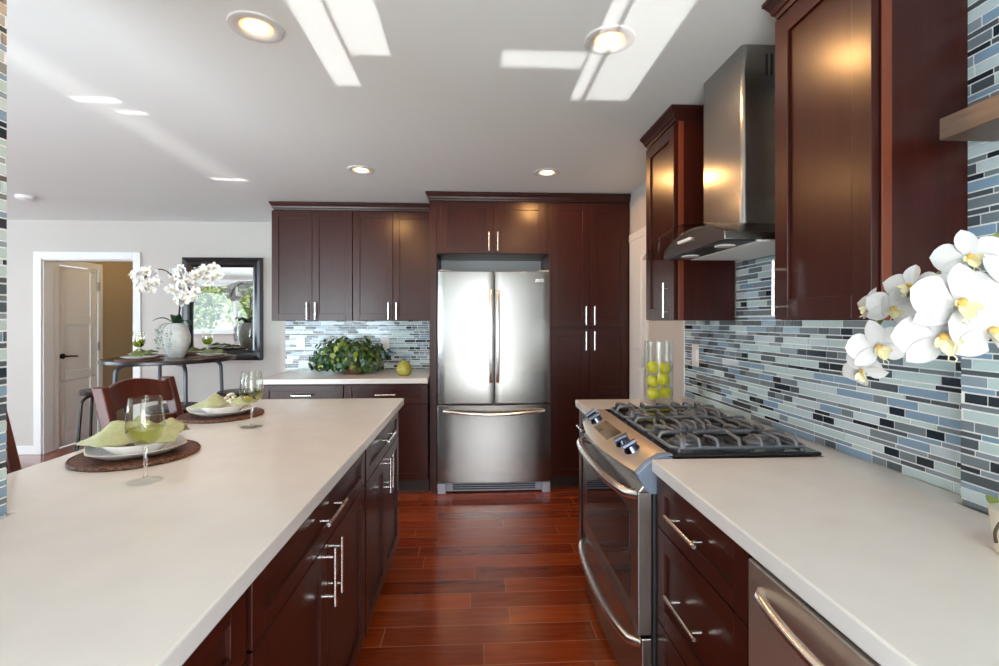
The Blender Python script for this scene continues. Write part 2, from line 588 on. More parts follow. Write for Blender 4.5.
# closet door in the hall's left wall
door = struct('door_1', MB().box(-4.475, -4.45, 5.345, 5.875, 0.01, 1.96), M['white'])
pan = MB()
z = 0.16
for h in (0.56, 0.50, 0.50):
    pan.box(-4.452, -4.440, 5.345, 5.435, z - 0.1, z + h + 0.02).box(-4.452, -4.440, 5.785, 5.875, z - 0.1, z + h + 0.02)
    pan.box(-4.452, -4.440, 5.435, 5.785, z - 0.10, z)
    z += h + 0.10
pan.box(-4.452, -4.440, 5.345, 5.875, z - 0.1, 1.96)
pan.build('stile', M['white'], door, world=True, bevel=0.004)
hd = MB().cyl((-4.44, 5.40, 0.985), (-4.428, 5.40, 0.985), 0.030, 20).cyl((-4.43, 5.40, 0.985), (-4.385, 5.40, 0.985), 0.010)
hd.tube([(-4.388, 5.395, 0.985), (-4.385, 5.43, 0.985), (-4.385, 5.53, 0.978)], 0.009)
hd.build('handle', M['bronze'], door, world=True, smooth=40)
for hz in (0.22, 1.02, 1.72):
    MB().box(-4.444, -4.418, 5.868, 5.90, hz, hz + 0.10).build('hinge', M['hinge'], door, world=True)
b = MB().box(-4.44, -4.422, 5.27, 5.345, 0, 2.035).box(-4.44, -4.422, 5.875, 5.945, 0, 2.035).box(-4.44, -4.422, 5.345, 5.875, 1.965, 2.035)
struct('trim_2', b, M['white'], bevel=0.004)
struct('baseboard_hall', MB().box(-4.44, -3.1, 6.686, 6.7, 0, 0.09), M['white'])
# side door beside the pantry
struct('trim_3', MB().box(WX - 0.02, WX, 3.44, 3.50, 0, 2.06).box(WX - 0.02, WX, 3.50, 3.84, 2.0, 2.06), M['white'], bevel=0.005)
d3 = struct('door_2', MB().box(WX - 0.012, WX, 3.50, 3.84, 0.01, 2.0), M['white'])
MB().box(WX - 0.018, WX - 0.01, 3.56, 3.80, 1.15, 1.88).box(WX - 0.018, WX - 0.01, 3.56, 3.80, 0.2, 1.0).build('panel', M['white'], d3, world=True, bevel=0.004)
MB().cyl((WX - 0.03, 3.495, 1.02), (WX - 0.03, 3.495, 1.10), 0.008).build('hinge', M['hinge'], d3, world=True)


# ------------------------------------------------------------------ rear windows (only the first seen in the mirror)
def window(name, x0, x1, z0, z1, mull, pane=True):
    m = MB()
    w = 0.06
    m.box(x0, x1, RY - 0.1, RY - 0.02, z0, z0 + w).box(x0, x1, RY - 0.1, RY - 0.02, z1 - w, z1)
    for x in [x0, x1 - w] + mull:
        m.box(x, x + w, RY - 0.1, RY - 0.02, z0 + w, z1 - w)
    m.box(x0 - 0.09, x0, RY, RY + 0.02, z0 - 0.09, z1 + 0.09).box(x1, x1 + 0.09, RY, RY + 0.02, z0 - 0.09, z1 + 0.09)
    m.box(x0, x1, RY, RY + 0.02, z1, z1 + 0.09)
    if z0 > 0.3:
        m.box(x0 - 0.09, x1 + 0.09, RY, RY + 0.06, z0 - 0.05, z0)
    o = struct(name, m, M['white'], bevel=0.004)
    if pane:
        MB().box(x0 + w, x1 - w, RY - 0.065, RY - 0.06, z0 + w, z1 - w).build('pane', M['glass'], o)
    return o


window('window_1', -7.5, -4.55, 1.12, 2.22, [-6.6, -5.53])
window('window_2', -4.15, -1.65, 0.05, 2.15, [-2.93])  # unseen opening added to go with the patio lamp
window('window_3', -0.95, 1.05, 0.05, 2.2, [0.02])


# ------------------------------------------------------------------ mosaic tile
def mosaic(mb, mapf, length, z0, z1, seed, th=0.002):
    """tiles laid in rows; mapf(u, z, d) gives the world point"""
    r = random.Random(seed)
    g = 0.0042

    def quad(u0, u1, a0, a1, m):
        p = [mapf(u0, a0, 0), mapf(u1, a0, 0), mapf(u1, a1, 0), mapf(u0, a1, 0), mapf(u0, a0, th), mapf(u1, a0, th), mapf(u1, a1, th), mapf(u0, a1, th)]
        mb.add(p, [(4, 5, 6, 7), (0, 1, 5, 4), (1, 2, 6, 5), (2, 3, 7, 6), (3, 0, 4, 7)], m)
    z = z0 + 0.001
    k = r.randint(0, 2)
    rz = random.Random(99)
    while z < z1 - 0.006:
        thin = k > 0 and (k > 1 or rz.random() < 0.75)
        k = 0 if thin else k + 1
        h = 0.0112 if thin else 0.0222
        h = min(h, z1 - z)
        u = -r.random() * 0.12
        while u < length:
            L = r.choice((0.075, 0.098)) if thin else r.choice((0.05, 0.05, 0.098, 0.098, 0.148))
            if L > 0.14:
                c = r.choice((0, 1, 0, 2, 0, 0))
            elif L > 0.08 and not thin:
                c = r.choice((0, 1, 2, 3, 0, 6, 5, 4, 3, 2))
            elif thin:
                c = r.choice((3, 4, 2, 5, 6, 4, 0))
            else:
                c = r.choice((3, 4, 5, 6, 5, 3, 4))
            a, e = max(u, 0), min(u + L, length)
            if e - a > 0.006:
                quad(a, e, z, z + h, c + 1)
            u += L + g
        z += h + g


TM = [GROUT] + TILE
b = MB().box(WX - 0.002, WX, 1.13, 2.83, CT, UP + 0.02).box(WX - 0.002, WX, 1.494, 2.262, UP + 0.02, CEIL)
mosaic(b, lambda u, z, d: (WX - 0.002 - d, 2.83 - u, z), 1.70, CT, UP + 0.02, 3)
mosaic(b, lambda u, z, d: (WX - 0.002 - d, 2.262 - u, z), 0.768, UP + 0.022, CEIL, 4)
b.box(WX - 0.009, WX, 2.83, 2.836, CT, UP, 0)
struct('wall_right_backsplash', b, TM)
b = MB().box(-1.755, -0.372, BY - 0.002, BY, CT, UP + 0.01)
mosaic(b, lambda u, z, d: (-1.755 + u, BY - 0.002 - d, z), 1.383, CT, UP + 0.01, 5)
struct('wall_back_backsplash', b, TM)
b = MB().box(1.202, WX - 0.0005, RY, 1.128, CT, CEIL)
mosaic(b, lambda u, z, d: (1.202 - d, 1.128 - u, z), 1.3, CT, CEIL, 6)
mosaic(b, lambda u, z, d: (1.206 + u, 1.128 + d, z), 0.038, CT, CEIL, 7)
struct('wall_right_pier', b, TM)
b = MB().box(-1.40, -1.094, RY, 1.178, 0, CEIL)
mosaic(b, lambda u, z, d: (-1.094 + d, 1.178 - u, z), 1.5, CT, CEIL, 8)
mosaic(b, lambda u, z, d: (-1.098 - u, 1.178 + d, z), 0.30, CT, CEIL, 9)
struct('wall_left_pier', b, TM)


# ------------------------------------------------------------------ cabinets
def bar_pull(axis, length, standoff=0.032, r=0.006):
    """bar along axis 'x' or 'z', centred on origin, front towards -y"""
    m = MB()
    h = length / 2
    p = h - 0.028
    if axis == 'x':
        m.cyl((-h, -standoff, 0), (h, -standoff, 0), r, 14)
        for s in (-p, p):
            m.cyl((s, 0, 0), (s, -standoff, 0), r * 0.85, 12)
    else:
        m.cyl((0, -standoff, -h), (0, -standoff, h), r, 14)
        for s in (-p, p):
            m.cyl((0, 0, s), (0, -standoff, s), r * 0.85, 12)
    return m


def front(parent, kind, x0, x1, z0, z1, handle=None, rail=0.058, mid=None, t=0.021):
    """shaker door or drawer front; parent local space, front face at y=-t"""
    m = MB()
    w, h = x1 - x0, z1 - z0
    rv = min(rail, h * 0.3)
    m.box(0, rail, -t, 0, 0, h).box(w - rail, w, -t, 0, 0, h)
    m.box(rail, w - rail, -t, 0, 0, rv).box(rail, w - rail, -t, 0, h - rv, h)
    if mid:
        m.box(rail, w - rail, -t, 0, mid - z0 - rail / 2, mid - z0 + rail / 2)
    m.box(rail - 0.002, w - rail + 0.002, -t + 0.010, -0.002, rv - 0.002, h - rv + 0.002)
    o = m.build(kind, M['cherry'], parent, loc=(x0, 0, z0), bevel=0.0016)
    if handle:
        ax, hx, hz, L = handle
        bar_pull(ax, L).build('handle', M['chrome'], o, loc=(hx - x0, -t, hz - z0), smooth=40)
    return o


def cabinet(name, label, loc, rotz, w, d, h, fronts, base=False, crown=None, group=None, cat='cabinet', bmat=None):
    t = thing(name, label, cat, loc, rotz, group)
    z0 = 0.1 if base else 0.0
    m = MB().box(0, w, 0.0005, d, z0, h)
    m.build('body', bmat or M['cherry'], t, bevel=0.0015)
    if base:
        MB().box(0.0, w, 0.06, d, 0, 0.1).build('toe_kick', M['kick'], t)
    for f in fronts:
        front(t, *f)
    if crown:
        crown_mesh(0, w, -0.015, d, h, crown, M['cherry'], t)
    return t


def crown_mesh(x0, x1, y0, y1, z, sides, m, parent=None, h=0.065):
    st = [(0.0, z), (0.004, z + 0.012), (0.010, z + 0.016), (0.014, z + 0.03), (0.026, z + h - 0.014), (0.030, z + h - 0.012), (0.030, z + h)]
    return MB().frustum(x0, x1, y0, y1, st, sides=sides).build('crown', m, parent, bevel=0.001)


HZ = CEIL - 0.006 - 0.065   # top of the wall cabinet bodies
DT = HZ - 0.012 - UP        # door top above the underside
uw = 0.692
g = 'wall cabinets over the back counter'
for k, (x0, lab) in enumerate(((-1.758, 'dark cherry double-door wall cabinet nearest the black mirror, above the ivy plant\'s left side'),
                               (-1.064, 'dark cherry double-door wall cabinet touching the refrigerator surround, above the green pear'))):
    fr = [('door', 0.003, uw / 2 - 0.0015, 0.003, DT, ('z', uw / 2 - 0.035, 0.085, 0.15)),
          ('door', uw / 2 + 0.0015, uw - 0.003, 0.003, DT, ('z', uw / 2 + 0.035, 0.085, 0.15))]
    cabinet('wall_cabinet', lab, (x0, 4.262, UP), 0, uw, 0.28, HZ - UP, fr, group=g)
o = MB()
st = [(0.0, HZ), (0.004, HZ + 0.012), (0.010, HZ + 0.016), (0.014, HZ + 0.03), (0.026, HZ + 0.051), (0.030, HZ + 0.053), (0.030, HZ + 0.065)]
o.frustum(-1.742, -0.398, 4.25, 4.54, st, sides=(1, 0, 1, 0))
tag(o.build('crown_molding', M['cherry'], bevel=0.001), 'dark wood crown strip running along the top of the two back wall cabinets', 'crown molding', kind='thing')

# base cabinets of the back run
g = 'base cabinets under the back counter'
for x0, w, lab in ((-1.66, 0.632, 'dark cherry base cabinet under the back counter, farther from the refrigerator'),
                   (-1.026, 0.654, 'dark cherry base cabinet under the back counter, right beside the refrigerator surround')):
    hw = w / 2
    fr = [('drawer', 0.003, w - 0.003, 0.712, 0.862, ('x', hw, 0.787, 0.155)),
          ('door', 0.003, hw - 0.0015, 0.105, 0.707, ('z', hw - 0.035, 0.60, 0.15)),
          ('door', hw + 0.0015, w - 0.003, 0.105, 0.707, ('z', hw + 0.035, 0.60, 0.15))]
    cabinet('base_cabinet', lab, (x0, 3.835, 0), 0, w, 0.70, 0.873, fr, base=True, group=g)
o = MB().box(-1.685, -0.37, 3.79, BY - 0.008, CT - 0.04, CT).build('countertop', M['quartz'], bevel=0.004)
tag(o, 'short pale quartz countertop carrying the ivy plant and green pear by the back wall', 'countertop')

# refrigerator surround
TY = 3.87
t = thing('refrigerator_surround_panel', 'tall dark wood side panel standing left of the refrigerator', 'panel', (-0.335, TY, 0))
MB().box(-0.028, 0.028, 0, 0.66, 0, HZ).build('panel_board', M['cherry'], t, bevel=0.0015)
w = 0.905
fr = [('door', 0.03, w / 2 - 0.0015, 0.003, HZ - 0.012 - 1.905, ('z', w / 2 - 0.035, 0.095, 0.15)),
      ('door', w / 2 + 0.0015, w - 0.03, 0.003, HZ - 0.012 - 1.905, ('z', w / 2 + 0.035, 0.095, 0.15))]
cabinet('bridge_cabinet', 'short dark cherry double-door cabinet bridging over the refrigerator', (-0.306, TY, 1.905), 0, w, 0.66, HZ - 1.905, fr)
w = 0.662
lw = 0.315
fr = []
for x0, hx in ((0.012, 0.012 + lw - 0.033), (0.015 + lw, 0.015 + lw + 0.033)):
    fr.append(('door', x0, x0 + lw, 1.318, HZ - 0.012, ('z', hx, 1.408, 0.15)))
    fr.append(('door', x0, x0 + lw, 0.105, 1.298, ('z', hx, 1.205, 0.15), 0.058, 0.80))
cabinet('pantry_cabinet', 'tall dark cherry four-door pantry cabinet right of the refrigerator', (0.60, TY, 0), 0, w, 0.66, HZ, fr, base=True)
o = MB()
o.frustum(-0.363, 1.262, TY - 0.012, TY + 0.64, st, sides=(1, 0, 1, 0))
tag(o.build('crown_molding', M['cherry'], bevel=0.001), 'dark wood crown strip above the refrigerator cabinet and pantry, touching the ceiling', 'crown molding', kind='thing')

# right wall cabinets; local x runs towards the camera
w = 0.38
fr = [('door', 0.003, w - 0.003, 0.003, DT, ('z', w - 0.05, 0.10, 0.17), 0.062)]
cabinet('wall_cabinet', 'small dark cherry wall cabinet beyond the range hood, above the vase of apples', (0.977, 2.645, UP), R(-90), w, 0.28, HZ - UP, fr, crown=(1, 1, 1, 0))
fr = [('door', 0.003, w - 0.003, 0.003, DT, ('z', 0.045, 0.10, 0.17), 0.062)]
wc = cabinet('wall_cabinet', 'large nearest dark cherry wall cabinet beside the range hood, behind the white orchid', (0.978, 1.49, UP), R(-90), w, 0.222, HZ - UP, fr, crown=(1, 1, 1, 0))
# face frame strips on the near edges of both, side light painted in
for yb in (2.265, 1.11):
    pa = [q for q in COL.objects if q.name.startswith('wall_cabinet') and abs(q.location.y - yb - 0.38) < 0.01][0]
    MB().box(0.978, 1.003, yb - 0.004, yb, UP, HZ).build('face_frame', M['cherry_lit'], pa, world=True, bevel=0.001)

# right base run
fr = [('drawer', 0.003, 0.522, 0.704, 0.868, ('x', 0.24, 0.787, 0.19)),
      ('drawer', 0.003, 0.522, 0.402, 0.698, ('x', 0.24, 0.55, 0.19)),
      ('drawer', 0.003, 0.522, 0.105, 0.396, ('x', 0.25, 0.25, 0.19))]
cabinet('base_cabinet', 'dark cherry three-drawer base cabinet between the stove and dishwasher', (0.612, 1.535, 0), R(-90), 0.525, 0.60, 0.873, fr, base=True)
fr = [('drawer', 0.003, 0.337, 0.712, 0.868, ('x', 0.17, 0.79, 0.15)), ('door', 0.003, 0.337, 0.105, 0.706, ('z', 0.29, 0.60, 0.15))]
cabinet('base_cabinet', 'narrow dark cherry base cabinet on the far side of the stove', (0.612, 2.705, 0), R(-90), 0.34, 0.60, 0.873, fr, base=True)
b = MB()
zz = (CT - 0.04, CT)
poly = [(0.575, 0.36), (1.194, 0.36), (1.194, 1.134), (WX - 0.008, 1.134), (WX - 0.008, 2.73), (0.575, 2.73), (0.575, 2.365), (1.162, 2.365), (1.162, 1.54), (0.575, 1.54)]
def prism_z(m, poly, z0, z1):
    n = len(poly)
    o0 = len(m.v)
    m.v += [(x, y, z0) for x, y in poly] + [(x, y, z1) for x, y in poly]
    m.f.append([o0 + i for i in reversed(range(n))]); m.m.append(0)
    m.f.append([o0 + n + i for i in range(n)]); m.m.append(0)
    for i in range(n):
        j = (i + 1) % n
        m.f.append([o0 + i, o0 + j, o0 + n + j, o0 + n + i]); m.m.append(0)
    return m
o = prism_z(MB(), poly, *zz).build('countertop', M['quartz'], bevel=0.004)
tag(o, 'long pale quartz countertop along the right wall, cut out around the stove', 'countertop')

# island
poly = [(-0.415, -0.3), (-0.415, 2.835), (-1.38, 2.835), (-1.38, 1.19), (-1.084, 1.19), (-1.084, -0.3)]
o = prism_z(MB(), poly, *zz).build('countertop', M['quartz'], bevel=0.004)
tag(o, 'wide pale quartz island top set with two place settings', 'countertop')
IX = -0.458
g = 'island base cabinets'
for y0, w, lab in ((1.945, 0.84, 'dark cherry island cabinet farthest from the camera, at the refrigerator end'),
                   (0.955, 0.988, 'dark cherry island cabinet in the middle, with a wide drawer over two doors'),
                   (-0.05, 1.003, 'dark cherry island cabinet nearest the camera, cut by the bottom edge')):
    hw = w / 2
    fr = [('drawer', 0.012, w - 0.012, 0.716, 0.866, ('x', hw, 0.80, 0.19)),
          ('door', 0.012, hw - 0.0015, 0.105, 0.710, ('z', hw - 0.035, 0.625, 0.17)),
          ('door', hw + 0.0015, w - 0.012, 0.105, 0.710, ('z', hw + 0.035, 0.625, 0.17))]
    cabinet('island_cabinet', lab, (IX, y0, 0), R(90), w, 0.56, 0.873, fr, base=True, group=g)

# floating shelf on the right pier
o = MB().box(1.06, 1.197, 0.30, 1.045, 1.777, 1.827).build('floating_shelf', M['shelf'], bevel=0.002)
tag(o, 'brown wooden floating shelf on the tiled pier above the orchid', 'shelf')

# ------------------------------------------------------------------ refrigerator
FY = 3.80
t = thing('refrigerator', 'stainless steel french-door refrigerator with bottom freezer drawer', 'refrigerator', (0.152, FY, 0))
FX0, FX1 = -0.447, 0.447
MB().box(FX0 + 0.006, FX1 - 0.006, 0.085, 0.72, 0.03, 1.735).build('body', M['fridgegrey'], t, bevel=0.004)


def bowed(x0, x1, z0, z1, y0=0.0, bow=0.018, th=0.078, n=14, ew=0.006):
    """door slab whose front bulges towards -y between x0 and x1"""
    poly = [(x1, th), (x0, th)]
    for i in range(n + 1):
        u = i / n
        x = x0 + (x1 - x0) * u
        edge = ew * (1 - min(1, min(u, 1 - u) * n / 1.0))
        gx = (x - (FX0 + FX1) / 2) / ((FX1 - FX0) / 2)
        poly.append((x, y0 - bow * (1 - gx * gx) + edge))
    return MB().prism(poly, 2, z0, z1)


for nm, x0, x1 in (('left', FX0, -0.0025), ('right', 0.0025, FX1)):
    dr = bowed(x0, x1, 0.713, 1.757).build('door', M['steel'], t, smooth=30, bevel=0.004)
    hx = -0.026 if nm == 'left' else 0.026
    pts = []
    for i in range(17):
        u = i / 16
        pts.append((hx, -0.022 - 0.05 * math.sin(PI * u) ** 0.45, 0.885 + 0.72 * u))
    MB().tube(pts, 0.0145, 12).build('handle', M['chrome'], dr, smooth=50)
    if nm == 'right':
        MB().box(0.325, 0.395, -0.014, -0.003, 1.668, 1.70).build('badge', M['badge'], dr, bevel=0.004)
fd = bowed(FX0, FX1, 0.088, 0.700).build('freezer_drawer', M['steel'], t, smooth=30, bevel=0.004)
pts = [(-0.395 + 0.79 * i / 24, -0.012 - 0.055 * math.sin(PI * i / 24) ** 0.4, 0.655 - 0.018 * math.sin(PI * i / 24)) for i in range(25)]
MB().tube(pts, 0.0135, 12).build('handle', M['chrome'], fd, smooth=50)
gr = MB().box(-0.38, 0.38, 0.03, 0.07, 0.012, 0.082, 0)
for k in range(3):
    gr.box(-0.33, 0.33, 0.022, 0.03, 0.026 + 0.017 * k, 0.034 + 0.017 * k, 1)
gr.build('grille', [M['grille'], M['dark']], t)
for s in (-1, 1):
    MB().box(s * 0.415 - 0.032, s * 0.415 + 0.032, 0.0, 0.07, 0.0, 0.08).build('foot', M['grille'], t, bevel=0.004)
for s in (-1, 1):
    MB().box(s * 0.40 - 0.04, s * 0.40 + 0.04, 0.02, 0.14, 1.757, 1.772).build('hinge_cover', M['fridgegrey'], t, bevel=0.003)
o = MB().box(-0.30, 0.594, 4.30, 4.31, 1.76, 1.9045).build('filler_panel', M['fridgegrey'])
tag(o, 'grey metal filler panel in the gap above the refrigerator', 'panel')

# ------------------------------------------------------------------ stove
SY0, SY1 = 1.545, 2.36
SM = (SY0 + SY1) / 2
SH = (SY1 - SY0) / 2
t = thing('stove', 'stainless steel slide-in gas stove with black cooktop and iron grates', 'stove', (0.85, SM, 0))
bd = MB().box(0.585, 1.15, SY0 + 0.003, SY1 - 0.003, 0.03, 0.905)
bd.build('body', M['dark'], t, world=True, bevel=0.003)
MB().box(0.63, 1.158, SY0, SY1, 0.914, 0.927).build('cooktop', M['black'], t, world=True, bevel=0.005)


def bow_x(y, x_end, bow):
    q = (y - SM) / SH
    return x_end - bow * (1 - q * q)


N = 16
rings = []
for i in range(N + 1):
    y = SY0 + 0.018 + (SY1 - SY0 - 0.036) * i / N
    xf = bow_x(y, 0.535, 0.045)
    rings.append([(0.636, y, 0.930), (0.60, y, 0.922), (xf + 0.008, y, 0.874), (xf, y, 0.866), (xf + 0.012, y, 0.852), (0.60, y, 0.83), (0.636, y, 0.85)])
M['dw_steel'] = mat('dishwasher_steel', (0.60, 0.54, 0.48), 0.38, 0.9)  # warm reflections put into a lighter steel colour
M['panel_steel'] = mat('control_panel_steel', (0.74, 0.68, 0.61), 0.34, 0.85)  # warm pale copy of the steel: reflected ceiling lights put into the colour
cp = MB().loft(rings).build('control_panel', M['panel_steel'], t, world=True, smooth=35)


def panel_pt(y, f, lift=0.0):
    xf = bow_x(y, 0.535, 0.045) + 0.008
    x = 0.60 + (xf - 0.60) * f
    z = 0.922 + (0.874 - 0.922) * f
    nrm = Vector((-(0.922 - 0.874), 0, (0.60 - xf))).normalized()
    return Vector((x, y, z)) + nrm * lift, nrm


for y in (1.70, 1.79, 2.20, 2.29):
    p, nn = panel_pt(y, 0.42)
    k = MB().tube([p - nn * 0.002, p + nn * 0.006], [0.030, 0.028], 20)
    k.tube([p + nn * 0.006, p + nn * 0.020], [0.026, 0.023], 20)
    dirv = (panel_pt(y, 1)[0] - panel_pt(y, 0)[0]).normalized()
    q = p + nn * 0.022
    k.tube([q - dirv * 0.027, q + dirv * 0.027], 0.011, 8)
    k.build('knob', M['knob'], cp, world=True, smooth=40)
sc = MB()
a0, a1 = panel_pt(1.90, 0.12, 0.001)[0], panel_pt(2.12, 0.12, 0.001)[0]
c0, c1 = panel_pt(1.90, 0.72, 0.001)[0], panel_pt(2.12, 0.72, 0.001)[0]
up = panel_pt(2.0, 0.5)[1] * 0.002
sc.loft([[a0, a1, c1, c0], [a0 + up, a1 + up, c1 + up, c0 + up]])
sc.build('display', mat('display_glass', (0.10, 0.09, 0.08), 0.12), cp, world=True)
for ye, s in ((SY0 + 0.018, -1), (SY1 - 0.018, 1)):
    prof = [(0.645, 0.931), (0.60, 0.929), (0.56, 0.905), (0.522, 0.868), (0.535, 0.845), (0.565, 0.80), (0.645, 0.80)]
    rings = [[(x, ye, z) for x, z in prof], [(x + 0.006, ye + s * 0.018, z - 0.004) for x, z in prof]]
    MB().loft(rings).build('end_cap', M['greycap'], t, world=True, bevel=0.004)
# oven door
od = MB().box(0.535, 0.583, SY0 + 0.008, SY1 - 0.008, 0.328, 0.80)
od.loft([[(0.535, y, 0.80), (0.583, y, 0.80), (0.583, y, 0.835), (0.560, y, 0.832)] for y in (SY0 + 0.008, SY1 - 0.008)])
dr = od.build('oven_door', M['steel_dark'], t, world=True, bevel=0.004)
MB().box(0.532, 0.537, 1.635, 2.255, 0.405, 0.715).build('window_glass', M['ovenglass'], dr, world=True, bevel=0.002)


def bow_handle(z, x0, out, y0=SY0 + 0.03, y1=SY1 - 0.03, n=28, r=0.0135, p=0.32):
    return [(x0 - out * math.sin(PI * i / n) ** p, y0 + (y1 - y0) * i / n, z) for i in range(n + 1)]


MB().tube(bow_handle(0.785, 0.545, 0.068), 0.0165, 12).build('handle', M['chrome'], dr, world=True, smooth=50)
wd = MB().box(0.548, 0.583, SY0 + 0.008, SY1 - 0.008, 0.035, 0.318).build('warming_drawer', M['steel_dark'], t, world=True, bevel=0.004)
MB().tube(bow_handle(0.29, 0.555, 0.072), 0.0155, 12).build('handle', M['chrome'], wd, world=True, smooth=50)
for s in (SY0 + 0.02, SY1 - 0.02):
    for x in (0.62, 1.1):
        MB().cyl((x, s + (0.02 if s < SM else -0.02), 0), (x, s + (0.02 if s < SM else -0.02), 0.035), 0.018).build('foot', M['dark'], t, world=True)
# burners and grates
bx = (0.755, 1.03)
W3 = (SY1 - SY0 - 0.05) / 3
for j in range(3):
    yc = SY0 + 0.025 + W3 * (j + 0.5)
    for x in (bx if j != 1 else (0.89,)):
        bn = MB().lathe([(0.052, 0), (0.050, 0.008), (0.036, 0.010), (0.036, 0.016), (0.030, 0.021), (0.0, 0.022)], 24, (x, yc, 0.927))
        bn.build('burner', M['iron'], t, world=True, smooth=40)
    gm = MB()
    y0, y1 = yc - W3 / 2 + 0.006, yc + W3 / 2 - 0.006
    x0, x1 = 0.662, 1.128
    zt, zb = 0.963, 0.938
    rr = 0.0062
    # outer frame, low, with rounded corners
    c = 0.02
    loop = [(x0 + c, y0), (x1 - c, y0), (x1, y0 + c), (x1, y1 - c), (x1 - c, y1), (x0 + c, y1), (x0, y1 - c), (x0, y0 + c), (x0 + c, y0)]
    gm.tube([(x, y, zb) for x, y in loop], rr, 8)
    for x, y in ((x0 + c, y0), (x1 - c, y0), (x0 + c, y1), (x1 - c, y1)):
        gm.cyl((x, y, 0.927), (x, y, zb), 0.006, 8)
    # fingers rise from the frame, run level, end short of the burner centre
    def finger(xa, ya, xb, yb):
        d = Vector((xb - xa, yb - ya, 0))
        p = Vector((xa, ya, zb))
        pts = [p, p + d * 0.03 + Vector((0, 0, 0.014)), p + d * 0.12 + Vector((0, 0, zt - zb)), p + d * 0.5 + Vector((0, 0, zt - zb + 0.002)), p + d + Vector((0, 0, zt - zb))]
        gm.tube(pts, [rr, rr, rr, rr, rr * 0.8], 8)
    cs = bx if j != 1 else (0.80, 0.98)
    for x in cs:
        finger(x, y0, x + 0.004, yc - 0.022)
        finger(x, y1, x - 0.004, yc + 0.022)
        finger(x - 0.062, y0, x - 0.050, yc - 0.05)
        finger(x + 0.062, y1, x + 0.050, yc + 0.05)
        finger(x + 0.062, y0, x + 0.050, yc - 0.05)
        finger(x - 0.062, y1, x - 0.050, yc + 0.05)
    finger(x0, yc, bx[0] - 0.025, yc)
    finger(x1, yc, bx[1] + 0.025, yc)
    gm.tube([((x0 + x1) / 2, y0, zb), ((x0 + x1) / 2, y0 + 0.012, zt), ((x0 + x1) / 2 + 0.012, yc, zt + 0.004), ((x0 + x1) / 2, y1 - 0.012, zt), ((x0 + x1) / 2, y1, zb)], rr, 8)
    gm.tube([(bx[0] + 0.03, yc, zt), (0.89, yc + 0.004, zt + 0.004), (bx[1] - 0.03, yc, zt)], rr, 8)
    for x in (0.70, 1.09):
        finger(x, y0, x + (0.03 if x < 0.9 else -0.03), yc - 0.03)
        finger(x, y1, x + (0.03 if x < 0.9 else -0.03), yc + 0.03)
    gm.build('grate', M['iron'], t, world=True, smooth=60)

# ------------------------------------------------------------------ dishwasher
t = thing('dishwasher', 'stainless steel dishwasher with bowed handle under the near right countertop', 'dishwasher', (0.61, 0.73, 0))
MB().box(0.615, 1.15, 0.41, 1.005, 0.1, 0.868).build('body', M['dark'], t, world=True)
MB().box(0.67, 1.15, 0.41, 1.005, 0.0, 0.1).build('toe_kick', M['dark'], t, world=True)
dd = MB().box(0.585, 0.615, 0.413, 1.002, 0.11, 0.858).build('door', M['dw_steel'], t, world=True, bevel=0.004)
pts = [(0.588 - 0.040 * math.sin(PI * i / 24) ** 0.4, 0.455 + 0.50 * i / 24, 0.81) for i in range(25)]
MB().tube(pts, 0.0105, 12).build('handle', M['chrome'], dd, world=True, smooth=50)

# ------------------------------------------------------------------ range hood
HY = 1.90
t = thing('range_hood', 'stainless steel range hood with curved glass canopy and square chimney', 'range hood', (1.1, HY, 1.645))
c = 0.018
y0, y1, x0 = 1.742, 2.058, 0.995
poly = [(WX - 0.008, y0), (WX - 0.008, y1)]
for k in range(7):
    a = PI / 2 * k / 6
    poly.append((x0 + c - c * math.sin(a), y1 - c + c * math.cos(a)))
for k in range(7):
    a = PI / 2 * k / 6
    poly.append((x0 + c - c * math.cos(a), y0 + c - c * math.sin(a)))
ch = MB().prism(poly, 2, 1.728, CEIL - 0.002).build('chimney', M['steel_dark'], t, world=True, smooth=30)
sl = MB()
for k in range(6):
    sl.box(1.085 + 0.020 * k, 1.094 + 0.020 * k, y0 - 0.0012, y0 + 0.004, 2.285, 2.365)
sl.build('vent', M['dark'], ch, world=True)


BYC, BHF = 1.86, 0.265


def arch(y, half=0.265, rise=0.056, base=1.672):
    q = (y - BYC) / half
    return base + rise * (1 - q * q)


prof = [(BYC + BHF, 1.645), (BYC - BHF, 1.645)] + [(BYC - BHF + 2 * BHF * i / 20, arch(BYC - BHF + 2 * BHF * i / 20)) for i in range(21)]
rings = [[(x, y, z + (dz if z < 1.66 else 0)) for y, z in prof] for x, dz in ((0.85, 0.0), (WX - 0.008, 0.0))]
bo = MB().loft(rings).build('hood_body', M['steel'], t, world=True, smooth=30, bevel=0.002)
n = 28
gy0, gy1 = 1.512, 2.258
rings = []
for i in range(n + 1):
    y = gy0 + (gy1 - gy0) * i / n
    q = (y - 1.885) / 0.373
    z = 1.656 + 0.080 * (1 - q * q)
    rings.append([(0.80, y, z), (WX - 0.01, y, z), (WX - 0.01, y, z + 0.007), (0.80, y, z + 0.007)])
MB().loft(rings).build('glass_canopy', M['hoodglass'], t, world=True, smooth=30)
un = MB().box(0.86, 0.965, BYC - 0.255, BYC + 0.255, 1.640, 1.646).build('light_panel', M['dark'], bo, world=True)
for y in (BYC - 0.15, BYC + 0.13):
    MB().lathe([(0.036, 0.0), (0.034, -0.004), (0.0, -0.004)], 24, (0.912, y, 1.640)).build('hood_lamp', M['hoodlens'], bo, world=True)
MB().box(0.97, 1.235, BYC - 0.258, BYC + 0.258, 1.639, 1.646).build('filter', M['filter'], bo, world=True, bevel=0.002)
bt = MB()
